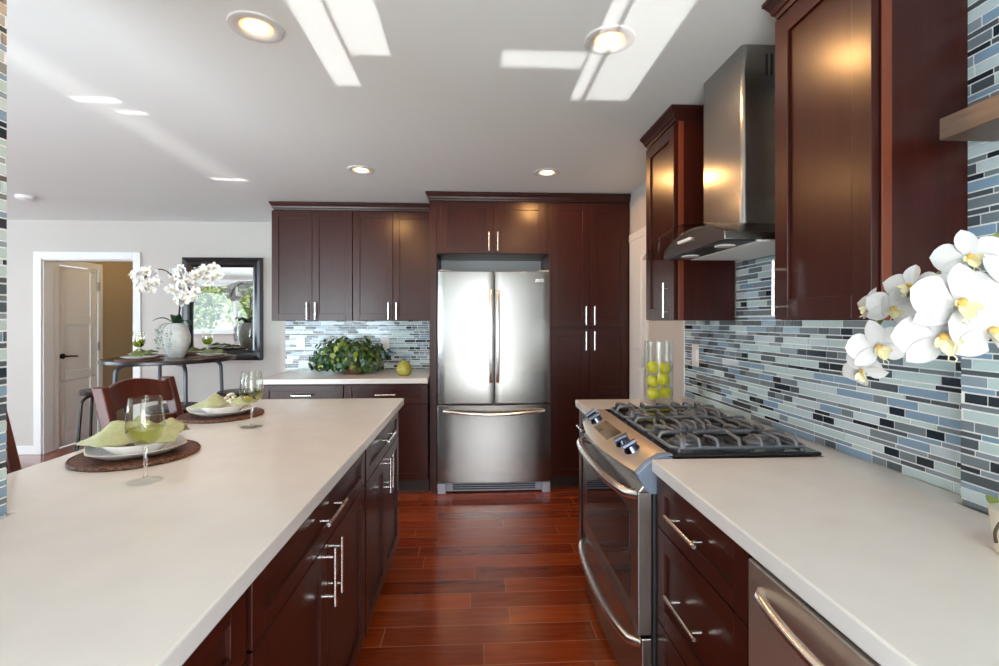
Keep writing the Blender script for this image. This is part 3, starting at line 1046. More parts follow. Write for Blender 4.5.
for k in range(6):
    bt.cyl((0.852, HY + 0.055 - 0.020 * k, 1.690), (0.842, HY + 0.055 - 0.020 * k, 1.690), 0.006, 12)
bt.build('button', M['whiteplastic'], bo, world=True, smooth=40)

# ------------------------------------------------------------------ ceiling fixtures
cans = [((-0.768, 1.73), 'recessed ceiling light above the island, at the near left'),
        ((0.494, 1.743), 'recessed ceiling light in front of the range hood, nearest the chimney'),
        ((-0.78, 3.33), 'recessed ceiling light in front of the wall cabinets left of the refrigerator'),
        ((0.50, 3.32), 'recessed ceiling light in front of the pantry and refrigerator')]
first = None
for (x, y), lab in cans:
    if first is None:
        first = thing('recessed_light', lab, 'ceiling light', (x, y, CEIL), 0, 'recessed lights in the kitchen ceiling')
        MB().lathe([(0.092, -0.0002), (0.090, -0.006), (0.070, -0.010), (0.056, -0.004), (0.053, -0.001)], 40).build('trim_ring', M['ring'], first, smooth=40)
        MB().lathe([(0.054, -0.0015), (0.0, -0.0015)], 32).build('lens', M['lens'], first)
        MB().lathe([(0.044, -0.0022), (0.042, -0.004), (0.0, -0.0045)], 32).build('bulb', M['bulb'], first, smooth=40)
    else:
        copy_tree(first, (x, y, CEIL), 0, lab)
    lamp('downlight', 'SPOT', (x, y, CEIL - 0.016), (0, 0, 0), 17, (1.0, 0.52, 0.18), spot_size=R(176), spot_blend=0.12, shadow_soft_size=0.055)
o = MB().lathe([(0.062, 0), (0.062, -0.022), (0.05, -0.032), (0, -0.032)], 28, (0, 0, 0)).build('smoke_detector', M['whiteplastic'], loc=(-3.72, 4.17, CEIL), smooth=40)
tag(o, 'round white smoke detector on the ceiling over the dining area', 'smoke detector')


# ------------------------------------------------------------------ outlets
def plate(name, label, world_box, knob_box, parent=None):
    o = MB().box(*world_box).build(name, M['whiteplastic'], bevel=0.002)
    tag(o, label, 'outlet')
    MB().box(*knob_box).build('rocker', M['porcelain'], o, world=True, bevel=0.001)


yb = BY - 0.0065
plate('wall_switch', 'white switch plate on the back mosaic, left of the ivy plant', (-1.650, -1.575, yb - 0.006, yb, 1.10, 1.22), (-1.630, -1.595, yb - 0.009, yb - 0.005, 1.13, 1.19))
plate('wall_outlet', 'white outlet plate on the back mosaic, between ivy plant and green pear', (-0.880, -0.802, yb - 0.006, yb, 1.09, 1.215), (-0.858, -0.823, yb - 0.009, yb - 0.005, 1.12, 1.185))
xb = WX - 0.0065
plate('wall_outlet', 'white outlet plate on the right mosaic wall beside the vase of apples', (xb - 0.006, xb, 2.64, 2.72, 1.105, 1.23), (xb - 0.009, xb - 0.005, 2.66, 2.70, 1.135, 1.20))
plate('wall_thermostat', 'small white box on the hall wall seen through the doorway', (-3.56, -3.535, DY + 0.121, DY + 0.16, 1.62, 1.70), (-3.558, -3.537, DY + 0.116, DY + 0.122, 1.635, 1.685))

# ------------------------------------------------------------------ mirror
t = thing('wall_mirror', 'large rectangular wall mirror in a wide black frame over the bar table', 'mirror', (-2.617, DY, 0.957))
mx0, mx1, mz0, mz1 = -3.02, -2.215, 0.957, 2.023
fw = 0.10
fm = MB()
prof = [(0, 0.0), (0, 0.035), (0.02, 0.045), (0.05, 0.034), (0.075, 0.040), (fw, 0.018), (fw, 0.0)]
rings = []
for w_, d_ in prof:
    rings.append([(mx0 + w_, DY - d_, mz0 + w_), (mx1 - w_, DY - d_, mz0 + w_), (mx1 - w_, DY - d_, mz1 - w_), (mx0 + w_, DY - d_, mz1 - w_)])
fm.loft(rings, cap0=False, cap1=False).build('frame', M['mirror_frame'], t, world=True, smooth=20)
MB().box(mx0 + fw - 0.01, mx1 - fw + 0.01, DY - 0.012, DY - 0.004, mz0 + fw - 0.01, mz1 - fw + 0.01).build('mirror_glass', M['mirror'], t, world=True)

# ------------------------------------------------------------------ bar table and stools
TX, TYY, TR, TZ = -2.71, 4.44, 0.51, 1.04
t = thing('bar_table', 'round dark bar table on bent grey steel legs under the mirror', 'table', (TX, TYY, 0))
MB().lathe([(0, -0.034), (TR - 0.02, -0.034), (TR - 0.002, -0.030), (TR, -0.014), (TR - 0.004, 0), (0, 0)], 56, (0, 0, TZ)).build('tabletop', M['table'], t, smooth=40)


def bent_leg(ang, r_in, r_out, z_top, r, splay=0.03):
    cx, cy = math.cos(ang), math.sin(ang)
    pts = [(r_in * cx, r_in * cy, z_top)]
    br = 0.07
    for k in range(7):
        a = PI / 2 * k / 6
        rr = r_out - br + br * math.sin(a)
        pts.append((rr * cx, rr * cy, z_top - br + br * math.cos(a)))
    pts.append(((r_out + splay) * cx, (r_out + splay) * cy, 0.0))
    return MB().tube(pts, r, 12)


for k in range(4):
    bent_leg(PI / 4 + PI / 2 * k, 0.08, 0.40, TZ - 0.050, 0.016).build('leg', M['metalleg'], t, smooth=50)

stools = [((-3.27, 4.40), 'black round stool left of the bar table, in front of the doorway'),
          ((-2.02, 4.22), 'black round stool right of the bar table, under the mirror\'s corner'),
          ((-2.12, 3.50), 'black round stool behind the wooden chair at the island')]
first = None
for (x, y), lab in stools:
    if first is None:
        first = thing('bar_stool', lab, 'stool', (x, y, 0), R(20), 'black round stools around the bar table')
        MB().lathe([(0, 0.725), (0.15, 0.725), (0.165, 0.735), (0.17, 0.755), (0.16, 0.768), (0, 0.770)], 40).build('seat', M['table'], first, smooth=40)
        for k in range(4):
            bent_leg(PI / 4 + PI / 2 * k, 0.05, 0.165, 0.715, 0.012, 0.045).build('leg', M['table'], first, smooth=50)
        MB().tube([(0.19 * math.cos(a * PI / 16), 0.19 * math.sin(a * PI / 16), 0.28) for a in range(33)], 0.007, 8).build('foot_ring', M['table'], first, smooth=50)
    else:
        copy_tree(first, (x, y, 0), R(20), lab)


# ------------------------------------------------------------------ wooden chairs at the island
def chair(label, loc, rotz):
    """faces local +x; origin on the floor under the seat's rear edge"""
    t = thing('counter_chair', label, 'chair', loc, rotz, 'wooden chairs along the island')
    wd = 0.19
    for s in (-1, 1):
        y = s * wd
        pts = [(0.02, 0), (0.04, 0.62), (0.0, 0.86), (-0.062, 1.10)]
        m = MB()
        rings = []
        for i, (x, z) in enumerate(pts):
            a = 0.024
            rings.append([(x - a, y - 0.018, z), (x + a, y - 0.018, z), (x + a, y + 0.018, z), (x - a, y + 0.018, z)])
        m.loft(rings).build('rear_post', M['chairwood'], t, bevel=0.006)
        MB().loft([[(0.36 - a, y - a, 0), (0.36 + a, y - a, 0), (0.36 + a, y + a, 0), (0.36 - a, y + a, 0)] for a in (0.016,)] +
                  [[(0.36 - 0.02, y - 0.02, 0.60), (0.38, y - 0.02, 0.60), (0.38, y + 0.02, 0.60), (0.34, y + 0.02, 0.60)]]).build('leg', M['chairwood'], t, bevel=0.004)
    MB().box(0.0, 0.38, -0.21, 0.21, 0.60, 0.632).build('seat', M['chairwood'], t, bevel=0.012)

    def rail(z0, z1, bow, crest):
        m = MB()
        rings = []
        for i in range(13):
            q = -1 + 2 * i / 12
            y = q * (wd - 0.012)
            lean = lambda z: 0.0 - 0.062 * (z - 0.86) / 0.24
            cx = -bow * (1 - q * q)
            zt = z1 + crest * (1 - q * q)
            zb = z0 + crest * 0.4 * (1 - q * q)
            rings.append([(lean(zb) + cx - 0.010, y, zb), (lean(zb) + cx + 0.010, y, zb), (lean(zt) + cx + 0.010, y, zt), (lean(zt) + cx - 0.010, y, zt)])
        return m.loft(rings)
    rail(0.985, 1.075, 0.03, 0.035).build('top_rail', M['chairwood'], t, bevel=0.004)
    rail(0.87, 0.925, 0.03, 0.012).build('back_slat', M['chairwood'], t, bevel=0.004)
    for z in (0.2,):
        MB().box(0.02, 0.36, -wd - 0.01, -wd + 0.01, z, z + 0.03).box(0.02, 0.36, wd - 0.01, wd + 0.01, z, z + 0.03).box(0.35, 0.37, -wd, wd, z + 0.04, z + 0.07).build('stretcher', M['chairwood'], t, bevel=0.003)
    return t


chair('red-brown wooden chair with curved back rail behind the near place setting', (-1.428, 2.19, 0), R(-4))
chair('red-brown wooden chair half hidden by the left tiled pier', (-1.455, 1.385, 0), R(-4))


# ------------------------------------------------------------------ tableware
def square_ring(r, z, n=48, e=4.5, lift=0.0):
    pts = []
    for k in range(n):
        a = 2 * PI * k / n
        c, s = math.cos(a), math.sin(a)
        q = (abs(c) ** e + abs(s) ** e) ** (-1 / e)
        pts.append((r * q * c, r * q * s, z + lift * max(0, q - 1) / 0.2))
    return pts


def square_plate(half, h, lift):
    t = 0.004
    prof = [(half * 0.55, 0), (half * 0.66, 0.0), (half * 0.95, h - t), (half, h), (half * 0.985, h + 0.001), (half * 0.62, 0.006), (half * 0.3, 0.0055)]
    rings = [square_ring(r, z, lift=lift * max(0, (r / half - 0.6)) / 0.4) for r, z in prof]
    return MB().loft(rings)


def napkin_mesh(L, W, drop, seed, H=0.045):
    """cloth gathered at a pinch, pleated along its length; the low-u end is a point that droops by `drop`"""
    off = Vector((seed * 3.7, seed * 1.3, 0))

    def fn(u, v):
        vv = (v - 0.5) * 2
        x = (u - 0.5) * L
        pinch = 1 - 0.50 * math.exp(-((u - 0.64) / 0.09) ** 2)
        tip = min(1, u / 0.30) ** 0.8
        y = vv * W / 2 * pinch * (0.12 + 0.88 * tip)
        env = max(0, 1 - abs(vv) ** 2.4) * (0.25 + 0.75 * tip)
        hump = 0.55 + 0.55 * math.exp(-((u - 0.38) / 0.17) ** 2) + 0.40 * math.exp(-((u - 0.84) / 0.10) ** 2)
        nz = noise.noise(Vector((u * 3.2, vv * 1.7, 0)) + off)
        pl = math.cos(vv * 6.5 + 2.2 * nz + seed)
        z = H * env * hump * (0.78 + 0.20 * pl + 0.32 * nz) + 0.004 * noise.noise(Vector((u * 9, vv * 5, 3)) + off)
        y += 0.012 * nz + (0.018 * (1 - tip))
        if u < 0.30:
            z += -drop * ((0.30 - u) / 0.30) ** 1.6
        return (x, y, z + 0.004)
    return MB().grid(fn, 60, 34)


def make_napkin(label, loc, rotz, L=0.30, W=0.17, drop=0.0, seed=1, material='napkin', group='green napkins on the place settings', extra=False, H=0.045):
    t = thing('napkin', label, 'napkin', loc, rotz, group)
    bits = [('cloth', (0, 0, 0), 0, L, W, drop, H)]
    if extra:
        bits.append(('fold', (0.035, 0.045, 0.010), R(38), L * 0.62, W * 0.6, 0.0, H * 0.9))
    for k, (nm, lc, rz, l_, w_, d_, h_) in enumerate(bits):
        c = napkin_mesh(l_, w_, d_, seed + k * 5, h_).build(nm, M[material], t, loc=lc, rot=(0, 0, rz), smooth=70)
        sd = c.modifiers.new('thickness', 'SOLIDIFY')
        sd.thickness = 0.003
        sd.offset = 1
    return t


def make_ring(parent, x):
    m = MB()
    r = random.Random(3)
    for k in range(26):
        a = PI * (k / 25)
        p = Vector((x + r.uniform(-0.02, 0.02), 0.044 * math.cos(a), 0.008 + 0.036 * math.sin(a) + r.uniform(0, 0.008)))
        m.lathe([(0.0, -0.006), (0.005, -0.004), (0.007, 0), (0.005, 0.004), (0, 0.006)], 8, p)
    m.build('napkin_ring', M['bead'], parent, smooth=60)


def glass_profile(s=1.0):
    out = [(0.043, 0.0), (0.042, 0.002), (0.020, 0.006), (0.006, 0.012), (0.0042, 0.025), (0.0040, 0.085), (0.006, 0.094), (0.020, 0.102),
           (0.036, 0.117), (0.0455, 0.140), (0.047, 0.158), (0.044, 0.195), (0.0385, 0.236), (0.0375, 0.2365)]
    inn = [(0.0373, 0.235), (0.0428, 0.195), (0.0458, 0.158), (0.0443, 0.140), (0.035, 0.1185), (0.019, 0.1045), (0.0, 0.101)]
    return [(a * s, b_ * s) for a, b_ in out + inn]


def wine_glass(label, loc, bowl='wineglass', fill=0.150, wine='wine', group='wine glasses'):
    t = thing('wine_glass', label, 'wine glass', loc, 0, group)
    pf = glass_profile()
    MB().lathe([(0.0, 0.0)] + pf[:4] + [(0.0, 0.012)], 40).build('foot', M['footglass'], t, smooth=60)
    MB().lathe([(0.0, 0.012), (0.0060, 0.0121)] + pf[4:7] + [(0.0, 0.0975)], 24).build('stem', M['solidglass'], t, smooth=60)
    MB().lathe(pf[7:], 40).build('bowl', M[bowl], t, smooth=60)
    if fill:
        pr = [(0.0, 0.1018), (0.0185, 0.1050), (0.0345, 0.119), (0.0435, 0.140)]
        pr = [p for p in pr if p[1] < fill] + [(0.0440 if fill > 0.142 else 0.042, fill), (0.0, fill)]
        MB().lathe(pr, 40).build('wine', M[wine], t, smooth=50)
    return t


def placemat(label, loc, r, group):
    prof = [(0, 0.0), (r * 0.975, 0.0), (r, 0.004), (r, 0.009), (r * 0.985, 0.0125)]
    k = 14
    for i in range(k):
        rr = r * 0.96 * (1 - i / k)
        prof += [(rr, 0.0126 if i % 2 else 0.0095)]
    prof += [(0, 0.011)]
    o = MB().lathe(prof, 64).build('placemat', M['wicker'], loc=loc, smooth=40)
    return tag(o, label, 'placemat', group)


def plate_thing(name, label, loc, rotz, half, h, lift, group):
    o = square_plate(half, h, lift).build(name, M['porcelain'], loc=loc, rot=(0, 0, rotz), smooth=40)
    return tag(o, label, 'plate', group)


# island settings
for (x, y, which, rz, gx, gy) in ((-1.128, 1.665, 'near', 38, -0.928, 1.402), (-1.20, 2.345, 'far', 40, -0.950, 2.095)):
    nm = {'near': 'nearer', 'far': 'farther'}[which]
    placemat('round brown woven placemat of the %s island setting' % nm, (x, y, CT + 0.0006), 0.180, 'woven placemats on the island')
    plate_thing('dinner_plate', 'large square white plate of the %s island setting, under a smaller one' % nm, (x, y, CT + 0.0135), R(rz), 0.135, 0.022, 0.008, 'square dinner plates on the island')
    plate_thing('salad_plate', 'small square white bowl plate of the %s island setting, under the green napkin' % nm, (x, y, CT + 0.0205), R(rz), 0.098, 0.032, 0.007, 'small square plates on the island')
    lab = 'loosely folded light green napkin on the nearer island plates' if which == 'near' else 'light green napkin with a flower ring on the farther island plates'
    nk = make_napkin(lab, (x - (0.015 if which == 'near' else 0.0), y - 0.005, CT + 0.054), R(16 if which == 'near' else 22), L=0.30 if which == 'near' else 0.25, W=0.18, drop=0.012, seed=4 if which == 'near' else 9, extra=(which == 'near'), H=0.05 if which == 'near' else 0.036)
    if which == 'far':
        make_ring(nk, 0.034)
    wine_glass('clear stemmed wine glass at the %s island setting, part filled' % nm, (gx, gy, CT), fill=0.150)

# bar table settings
for k, (x, y, nm) in enumerate(((-3.00, 4.50, 'left'), (-2.36, 4.44, 'right'), (-2.76, 4.10, 'front'), (-2.70, 4.80, 'back'))):
    where = {'left': 'on the bar table nearest the doorway', 'right': 'on the bar table right of the vase', 'front': 'on the bar table in front of the vase', 'back': 'on the bar table between vase and mirror'}[nm]
    placemat('dark woven placemat ' + where, (x, y, TZ + 0.0006), 0.165, 'placemats on the bar table')
    plate_thing('dinner_plate', 'square white plate ' + where, (x, y, TZ + 0.0135), R(20 + 30 * k), 0.105, 0.018, 0.004, 'square plates on the bar table')
    make_napkin('olive green napkin on the plate ' + where, (x, y, TZ + 0.034), R((5, 12, -20, 30)[k]), L=0.20, W=0.12, seed=20 + k, H=0.032, material='napkin_dark', group='olive napkins on the bar table')
for x, y, lab in ((-2.86, 4.24, 'green-bowled wine glass on the bar table left of the vase'), (-2.52, 4.66, 'green-bowled wine glass on the bar table close to the mirror')):
    wine_glass(lab, (x, y, TZ), fill=0.165, wine='greenwine', group='wine glasses on the bar table')


# ------------------------------------------------------------------ orchid flowers
def petal(length, width, cup, droop, n=9, mlev=5):
    """petal along +y from origin, facing +z"""
    def fn(u, v):
        s = u
        wv = width * (math.sin(PI * min(1, s * 0.94 + 0.06)) ** 0.62) * (0.55 + 0.45 * math.sin(PI * s * 0.72))
        q = (v - 0.5) * 2
        return (q * wv / 2, length * s, cup * (q * q) * 0.4 * wv - droop * s * s * length + 0.0015 * math.sin(s * 9 + q * 3))
    return fn, n, mlev


def flower_mesh(size):
    """faces +z; returns petals mesh and lip mesh"""
    s = size / 2
    pm = MB()
    for ang, L, W, cup, dr, z in ((90, 0.98, 0.62, 0.5, 0.12, -0.04), (215, 0.95, 0.60, 0.5, 0.12, -0.05), (325, 0.95, 0.60, 0.5, 0.12, -0.05), (12, 1.02, 1.02, -0.25, -0.06, 0.0), (168, 1.02, 1.02, -0.25, -0.06, 0.0)):
        fn, n, k = petal(L * s, W * s, cup, dr)
        st_ = len(pm.v)
        pm.grid(fn, n, k)
        pm.xform(Matrix.Translation((0, 0, z * s)) @ Matrix.Rotation(R(ang - 90), 4, 'Z'), st_)
    lp = MB()
    fn, n, k = petal(0.42 * s, 0.34 * s, 1.6, -0.7, 8, 5)
    lp.grid(fn, n, k)
    lp.xform(Matrix.Translation((0, 0, 0.05 * s)) @ Matrix.Rotation(R(180), 4, 'Z'))
    for a in (-1, 1):
        st_ = len(lp.v)
        fn, n, k = petal(0.30 * s, 0.22 * s, 1.2, -1.2, 7, 5)
        lp.grid(fn, n, k)
        lp.xform(Matrix.Translation((0, 0, 0.05 * s)) @ Matrix.Rotation(R(180 + a * 62), 4, 'Z'), st_)
    lp.lathe([(0.0, 0.0), (0.09 * s, 0.02 * s), (0.10 * s, 0.10 * s), (0.05 * s, 0.2 * s), (0, 0.22 * s)], 10, (0, 0.02 * s, 0.02 * s), 1)
    lp.tube([(-0.03 * s, -0.40 * s, 0.30 * s), (-0.08 * s, -0.50 * s, 0.38 * s), (-0.02 * s, -0.55 * s, 0.46 * s)], 0.014 * s, 6, 0)
    lp.tube([(0.03 * s, -0.40 * s, 0.30 * s), (0.08 * s, -0.50 * s, 0.38 * s), (0.02 * s, -0.55 * s, 0.46 * s)], 0.014 * s, 6, 0)
    return pm, lp


def face_rot(direction, roll=0.0):
    q = Vector(direction).to_track_quat('Z', 'Y')
    return (q.to_matrix() @ Matrix.Rotation(R(roll), 3, 'Z')).to_euler()


PF = {}


def add_flower(parent, world_loc, direction, size, roll=0.0, key='petal'):
    if key not in PF:
        pm, lp = flower_mesh(1.0)
        a = pm.build('flower', M[key], parent, smooth=70)
        l_ = lp.build('lip', [M['lip'], M['lipred']], a, smooth=70)
        PF[key] = (a, l_)
        fo = a
        lo = l_
    else:
        fo = PF[key][0].copy()
        COL.objects.link(fo)
        fo.parent = parent
        lo = PF[key][1].copy()
        COL.objects.link(lo)
        lo.parent = fo
    inv = WM[parent.name].inverted()
    fo.location = inv @ Vector(world_loc)
    fo.rotation_euler = face_rot(direction, roll)
    fo.scale = (size, size, size)
    return fo


def bez(p, n=24):
    """smooth curve through points"""
    p = [Vector(q) for q in p]
    out = []
    for i in range(len(p) - 1):
        a, b_, c_, d_ = p[max(i - 1, 0)], p[i], p[i + 1], p[min(i + 2, len(p) - 1)]
        for k in range(n):
            s = k / n
            out.append(0.5 * ((2 * b_) + (-a + c_) * s + (2 * a - 5 * b_ + 4 * c_ - d_) * s * s + (-a + 3 * b_ - 3 * c_ + d_) * s ** 3))
    out.append(p[-1])
    return out


def strap_leaf(root, tip, width, sag, fold=0.25, n=14):
    root, tip = Vector(root), Vector(tip)
    d = tip - root
    side = d.cross(Vector((0, 0, 1))).normalized()

    def fn(u, v):
        q = (v - 0.5) * 2
        wv = width * math.sin(PI * (0.12 + 0.86 * u)) ** 0.7 / 2
        p = root + d * u + Vector((0, 0, 1)) * (sag * 4 * u * (1 - u) + fold * wv * abs(q))
        return tuple(p + side * q * wv)
    return MB().grid(fn, n, 7)


# near orchid
OB = (1.052, 0.862, CT)
t = thing('potted_orchid', 'white flowering orchid on the right countertop in front of the tiled pier', 'orchid', OB)
MB().lathe([(0, 0.0), (0.042, 0.0), (0.048, 0.006), (0.046, 0.012), (0.050, 0.05), (0.054, 0.085), (0.050, 0.087), (0.046, 0.07), (0, 0.068)], 32).build('pot', M['pot'], t, smooth=40)
sp = bez([(1.052, 0.862, 0.98), (1.05, 0.83, 1.2), (0.98, 0.76, 1.42), (0.86, 0.69, 1.51), (0.76, 0.675, 1.485), (0.69, 0.69, 1.43), (0.655, 0.735, 1.375), (0.635, 0.745, 1.32), (0.63, 0.745, 1.28)], 8)
MB().tube(sp, 0.0032, 8).build('flower_stem', M['stem'], t, world=True, smooth=60)
fl = [((0.719, 0.663, 1.458), (-0.55, -0.8, 0.05), 0.088, 10), ((0.624, 0.588, 1.388), (-0.35, -0.95, 0.10), 0.112, -8), ((0.614, 0.600, 1.345), (-0.55, -0.85, -0.15), 0.108, 12),
      ((0.652, 0.577, 1.352), (-0.1, -1, 0.1), 0.104, 0), ((0.735, 0.63, 1.415), (-0.2, -1, 0.1), 0.10, 20), ((0.664, 0.70, 1.418), (-0.9, -0.35, 0.25), 0.075, 0),
      ((0.650, 0.715, 1.384), (-0.45, -0.9, 0.0), 0.076, -15), ((0.640, 0.745, 1.388), (-1.0, 0.15, 0.1), 0.066, 0), ((0.612, 0.70, 1.326), (-0.35, -0.95, -0.15), 0.086, 15),
      ((0.618, 0.735, 1.286), (-0.85, -0.25, -0.45), 0.072, 30), ((0.69, 0.64, 1.40), (-0.3, -0.9, 0.4), 0.095, -25)]
for p, d, s, ro in fl:
    add_flower(t, p, d, s, ro)
    q = min(sp, key=lambda w_: (Vector(p) - w_).length)
    b0 = Vector(p) - Vector(d).normalized() * 0.004
    MB().tube([tuple(q), tuple((q + b0) / 2 + Vector((0, 0, 0.004))), tuple(b0)], 0.0016, 6).build('pedicel', M['stem'], t, world=True, smooth=60)
strap_leaf((1.035, 0.855, 0.985), (0.945, 0.835, 1.03), 0.05, 0.018).build('leaf', M['leaf3'], t, world=True, smooth=60)
strap_leaf((1.07, 0.88, 0.985), (1.14, 0.93, 1.05), 0.05, 0.02).build('leaf', M['leaf2'], t, world=True, smooth=60)
strap_leaf((1.06, 0.85, 0.985), (1.12, 0.76, 1.04), 0.05, 0.02).build('leaf', M['leaf2'], t, world=True, smooth=60)
MB().tube(bez([(1.035, 0.845, 0.985), (0.985, 0.84, 1.0), (0.962, 0.84, 0.978), (0.963, 0.84, 0.955)], 6), 0.0028, 6).build('root', M['root'], t, world=True, smooth=60)

# dining orchid in a vase
VB = (-2.68, 4.46, TZ)
t = thing('orchid_vase', 'white orchid arrangement in a pale oval vase on the bar table', 'vase', VB)
MB().lathe([(0, 0), (0.055, 0.0), (0.075, 0.03), (0.105, 0.13), (0.108, 0.19), (0.090, 0.26), (0.060, 0.295), (0.056, 0.305), (0.05, 0.30), (0.08, 0.25), (0.0, 0.22)], 40).build('vase_body', M['vase'], t, smooth=40)
for tip, w_ in (((-2.83, 4.36, 1.36), 0.09), ((-2.52, 4.40, 1.33), 0.08), ((-2.75, 4.62, 1.38), 0.08), ((-2.6, 4.30, 1.40), 0.08)):
    strap_leaf((-2.68, 4.46, TZ + 0.27), tip, w_, 0.05).build('leaf', M['leaf'], t, world=True, smooth=60)
s1 = bez([(-2.68, 4.46, 1.3), (-2.65, 4.46, 1.6), (-2.70, 4.42, 1.77), (-2.78, 4.38, 1.82), (-2.89, 4.36, 1.75), (-2.92, 4.36, 1.66)], 8)
s2 = bez([(-2.68, 4.46, 1.3), (-2.63, 4.47, 1.62), (-2.55, 4.44, 1.80), (-2.44, 4.42, 1.84), (-2.32, 4.40, 1.76)], 8)
for s_ in (s1, s2):
    MB().tube(s_, 0.005, 6).build('flower_stem', M['root'], t, world=True, smooth=60)
r = random.Random(12)
for cx, cy, cz, rx, rz_, n in ((-2.87, 4.36, 1.715, 0.11, 0.10, 19), (-2.57, 4.40, 1.66, 0.12, 0.14, 28), (-2.36, 4.40, 1.78, 0.12, 0.08, 14), (-2.64, 4.40, 1.79, 0.09, 0.05, 8)):
    for _ in range(n):
        a, q = r.random() * 2 * PI, math.sqrt(r.random())
        p = (cx + rx * q * math.cos(a), cy + r.uniform(-0.07, 0.05), cz + rz_ * q * math.sin(a))
        add_flower(t, p, (r.uniform(-0.7, 0.9), -1, r.uniform(-0.5, 0.5)), r.uniform(0.085, 0.115), r.uniform(-40, 40), 'petal_white')
tr = MB()
for k in range(15):
    a = PI * (0.80 + 0.75 * k / 14)
    rm, ro_ = 0.055, r.uniform(0.12, 0.15)
    x, y = VB[0] + ro_ * math.cos(a), VB[1] + ro_ * math.sin(a)
    z1_ = TZ + r.uniform(0.22, 0.26)
    z0_ = TZ + r.uniform(0.03, 0.10)
    tr.tube(bez([(VB[0] + rm * math.cos(a), VB[1] + rm * math.sin(a), TZ + 0.30), (VB[0] + 0.1 * math.cos(a), VB[1] + 0.1 * math.sin(a), TZ + 0.30), (x, y, z1_), (x - 0.004, y - 0.004, z0_)], 5), 0.0012, 4)
    zz_ = z1_
    while zz_ > z0_ + 0.01:
        for s in (-1, 1):
            p = Vector((x + s * 0.010 + r.uniform(-0.004, 0.004), y - 0.006 + r.uniform(-0.01, 0.01), zz_))
            u_ = Vector((r.uniform(-1, 1), r.uniform(-1, 1), r.uniform(-1, 1))).normalized() * 0.010
            w2 = Vector((r.uniform(-1, 1), r.uniform(-0.3, 0.3), r.uniform(-1, 1))).normalized() * 0.007
            tr.add([p - u_, p + w2, p + u_, p - w2], [(0, 1, 2, 3)], r.choice((0, 1, 1)))
        zz_ -= 0.022
tr.build('trailing_vine', [M['leaf4'], M['vase']], t, world=True)


# ------------------------------------------------------------------ ivy in a basket
def ivy_leaf(mb, c, nrm, up, s, m):
    nrm = Vector(nrm).normalized()
    x = Vector(up).cross(nrm)
    if x.length < 1e-3:
        x = Vector((1, 0, 0))
    x.normalize()
    y = nrm.cross(x)
    out = [(0, -0.55), (0.30, -0.62), (0.58, -0.30), (0.40, -0.08), (0.62, 0.18), (0.30, 0.32), (0.0, 0.85), (-0.30, 0.32), (-0.62, 0.18), (-0.40, -0.08), (-0.58, -0.30), (-0.30, -0.62)]
    c = Vector(c)
    pts = [c + nrm * 0.06 * s] + [c + x * a * s + y * b_ * s - nrm * (0.16 * s * (a * a + b_ * b_)) for a, b_ in out]
    n = len(out)
    mb.add(pts, [(0, 1 + i, 1 + (i + 1) % n) for i in range(n)], m)


IB = (-1.08, 4.20, CT)
t = thing('ivy_plant', 'bushy green ivy in a brown basket on the back counter', 'plant', IB)
MB().lathe([(0, 0), (0.08, 0.0), (0.105, 0.03), (0.108, 0.06), (0.100, 0.085), (0.092, 0.085), (0.085, 0.06), (0, 0.05)], 36, (0.05, -0.02, 0)).build('basket', M['basket'], t, smooth=40)
lm = MB()
r = random.Random(21)
for k in range(1000):
    a = r.random() * 2 * PI
    el = math.asin(r.uniform(-0.55, 1.0))
    q = r.uniform(0.60, 1.0)
    d = Vector((math.cos(a) * math.cos(el), math.sin(a) * math.cos(el), math.sin(el)))
    lump = 0.97 + 0.42 * noise.noise(Vector((d.x * 2.6, d.y * 2.6, d.z * 2.6 + 5)))
    p = Vector((d.x * 0.315 * q * lump, d.y * 0.20 * q * lump, 0.095 + d.z * 0.225 * q * lump))
    if p.z < 0.042:
        p.z = 0.042 + r.random() * 0.03
    if -0.04 < p.x < 0.15 and d.y < -0.1 and p.z < 0.085 and r.random() < 0.75:
        continue
    nd = Vector((d.x + r.uniform(-0.6, 0.6), d.y + r.uniform(-0.6, 0.6) - 0.25, d.z + r.uniform(-0.4, 0.4)))
    ivy_leaf(lm, p, nd, (r.uniform(-0.5, 0.5), 0, 1) if r.random() < 0.35 else (r.uniform(-1, 1), 0, -1), r.uniform(0.022, 0.044), 3 if (p.x > 0.24 and p.z < 0.12 and r.random() < 0.7) else r.choice((0, 0, 0, 0, 0, 1, 1, 1, 2, 2)))
lm.build('foliage', [M['leaf'], M['leaf2'], M['leaf3'], M['leaf4']], t, smooth=60)
ms = MB()
for k in range(22):
    a = 2 * PI * k / 22
    e = Vector((0.27 * math.cos(a), 0.17 * math.sin(a), 0.06 + 0.18 * abs(math.sin(k * 1.7))))
    ms.tube(bez([(0.05, -0.02, 0.06), (e.x * 0.5, e.y * 0.5, e.z + 0.08), tuple(e)], 5), 0.002, 5)
ms.build('stems', M['stem'], t)
# glazed pear
t = thing('ceramic_pear', 'glazed green ceramic pear standing on the back counter', 'ornament', (-0.587, 4.02, CT))
MB().lathe([(0, 0), (0.040, 0.001), (0.058, 0.016), (0.066, 0.042), (0.065, 0.060), (0.056, 0.084), (0.040, 0.104), (0.026, 0.117), (0.014, 0.125), (0.006, 0.127), (0, 0.125)], 32).build('pear_body', M['pear'], t, smooth=60)
MB().tube([(0, 0, 0.126), (0.002, 0, 0.137), (0.006, 0, 0.143)], 0.003, 6).build('stalk', M['root'], t, smooth=60)

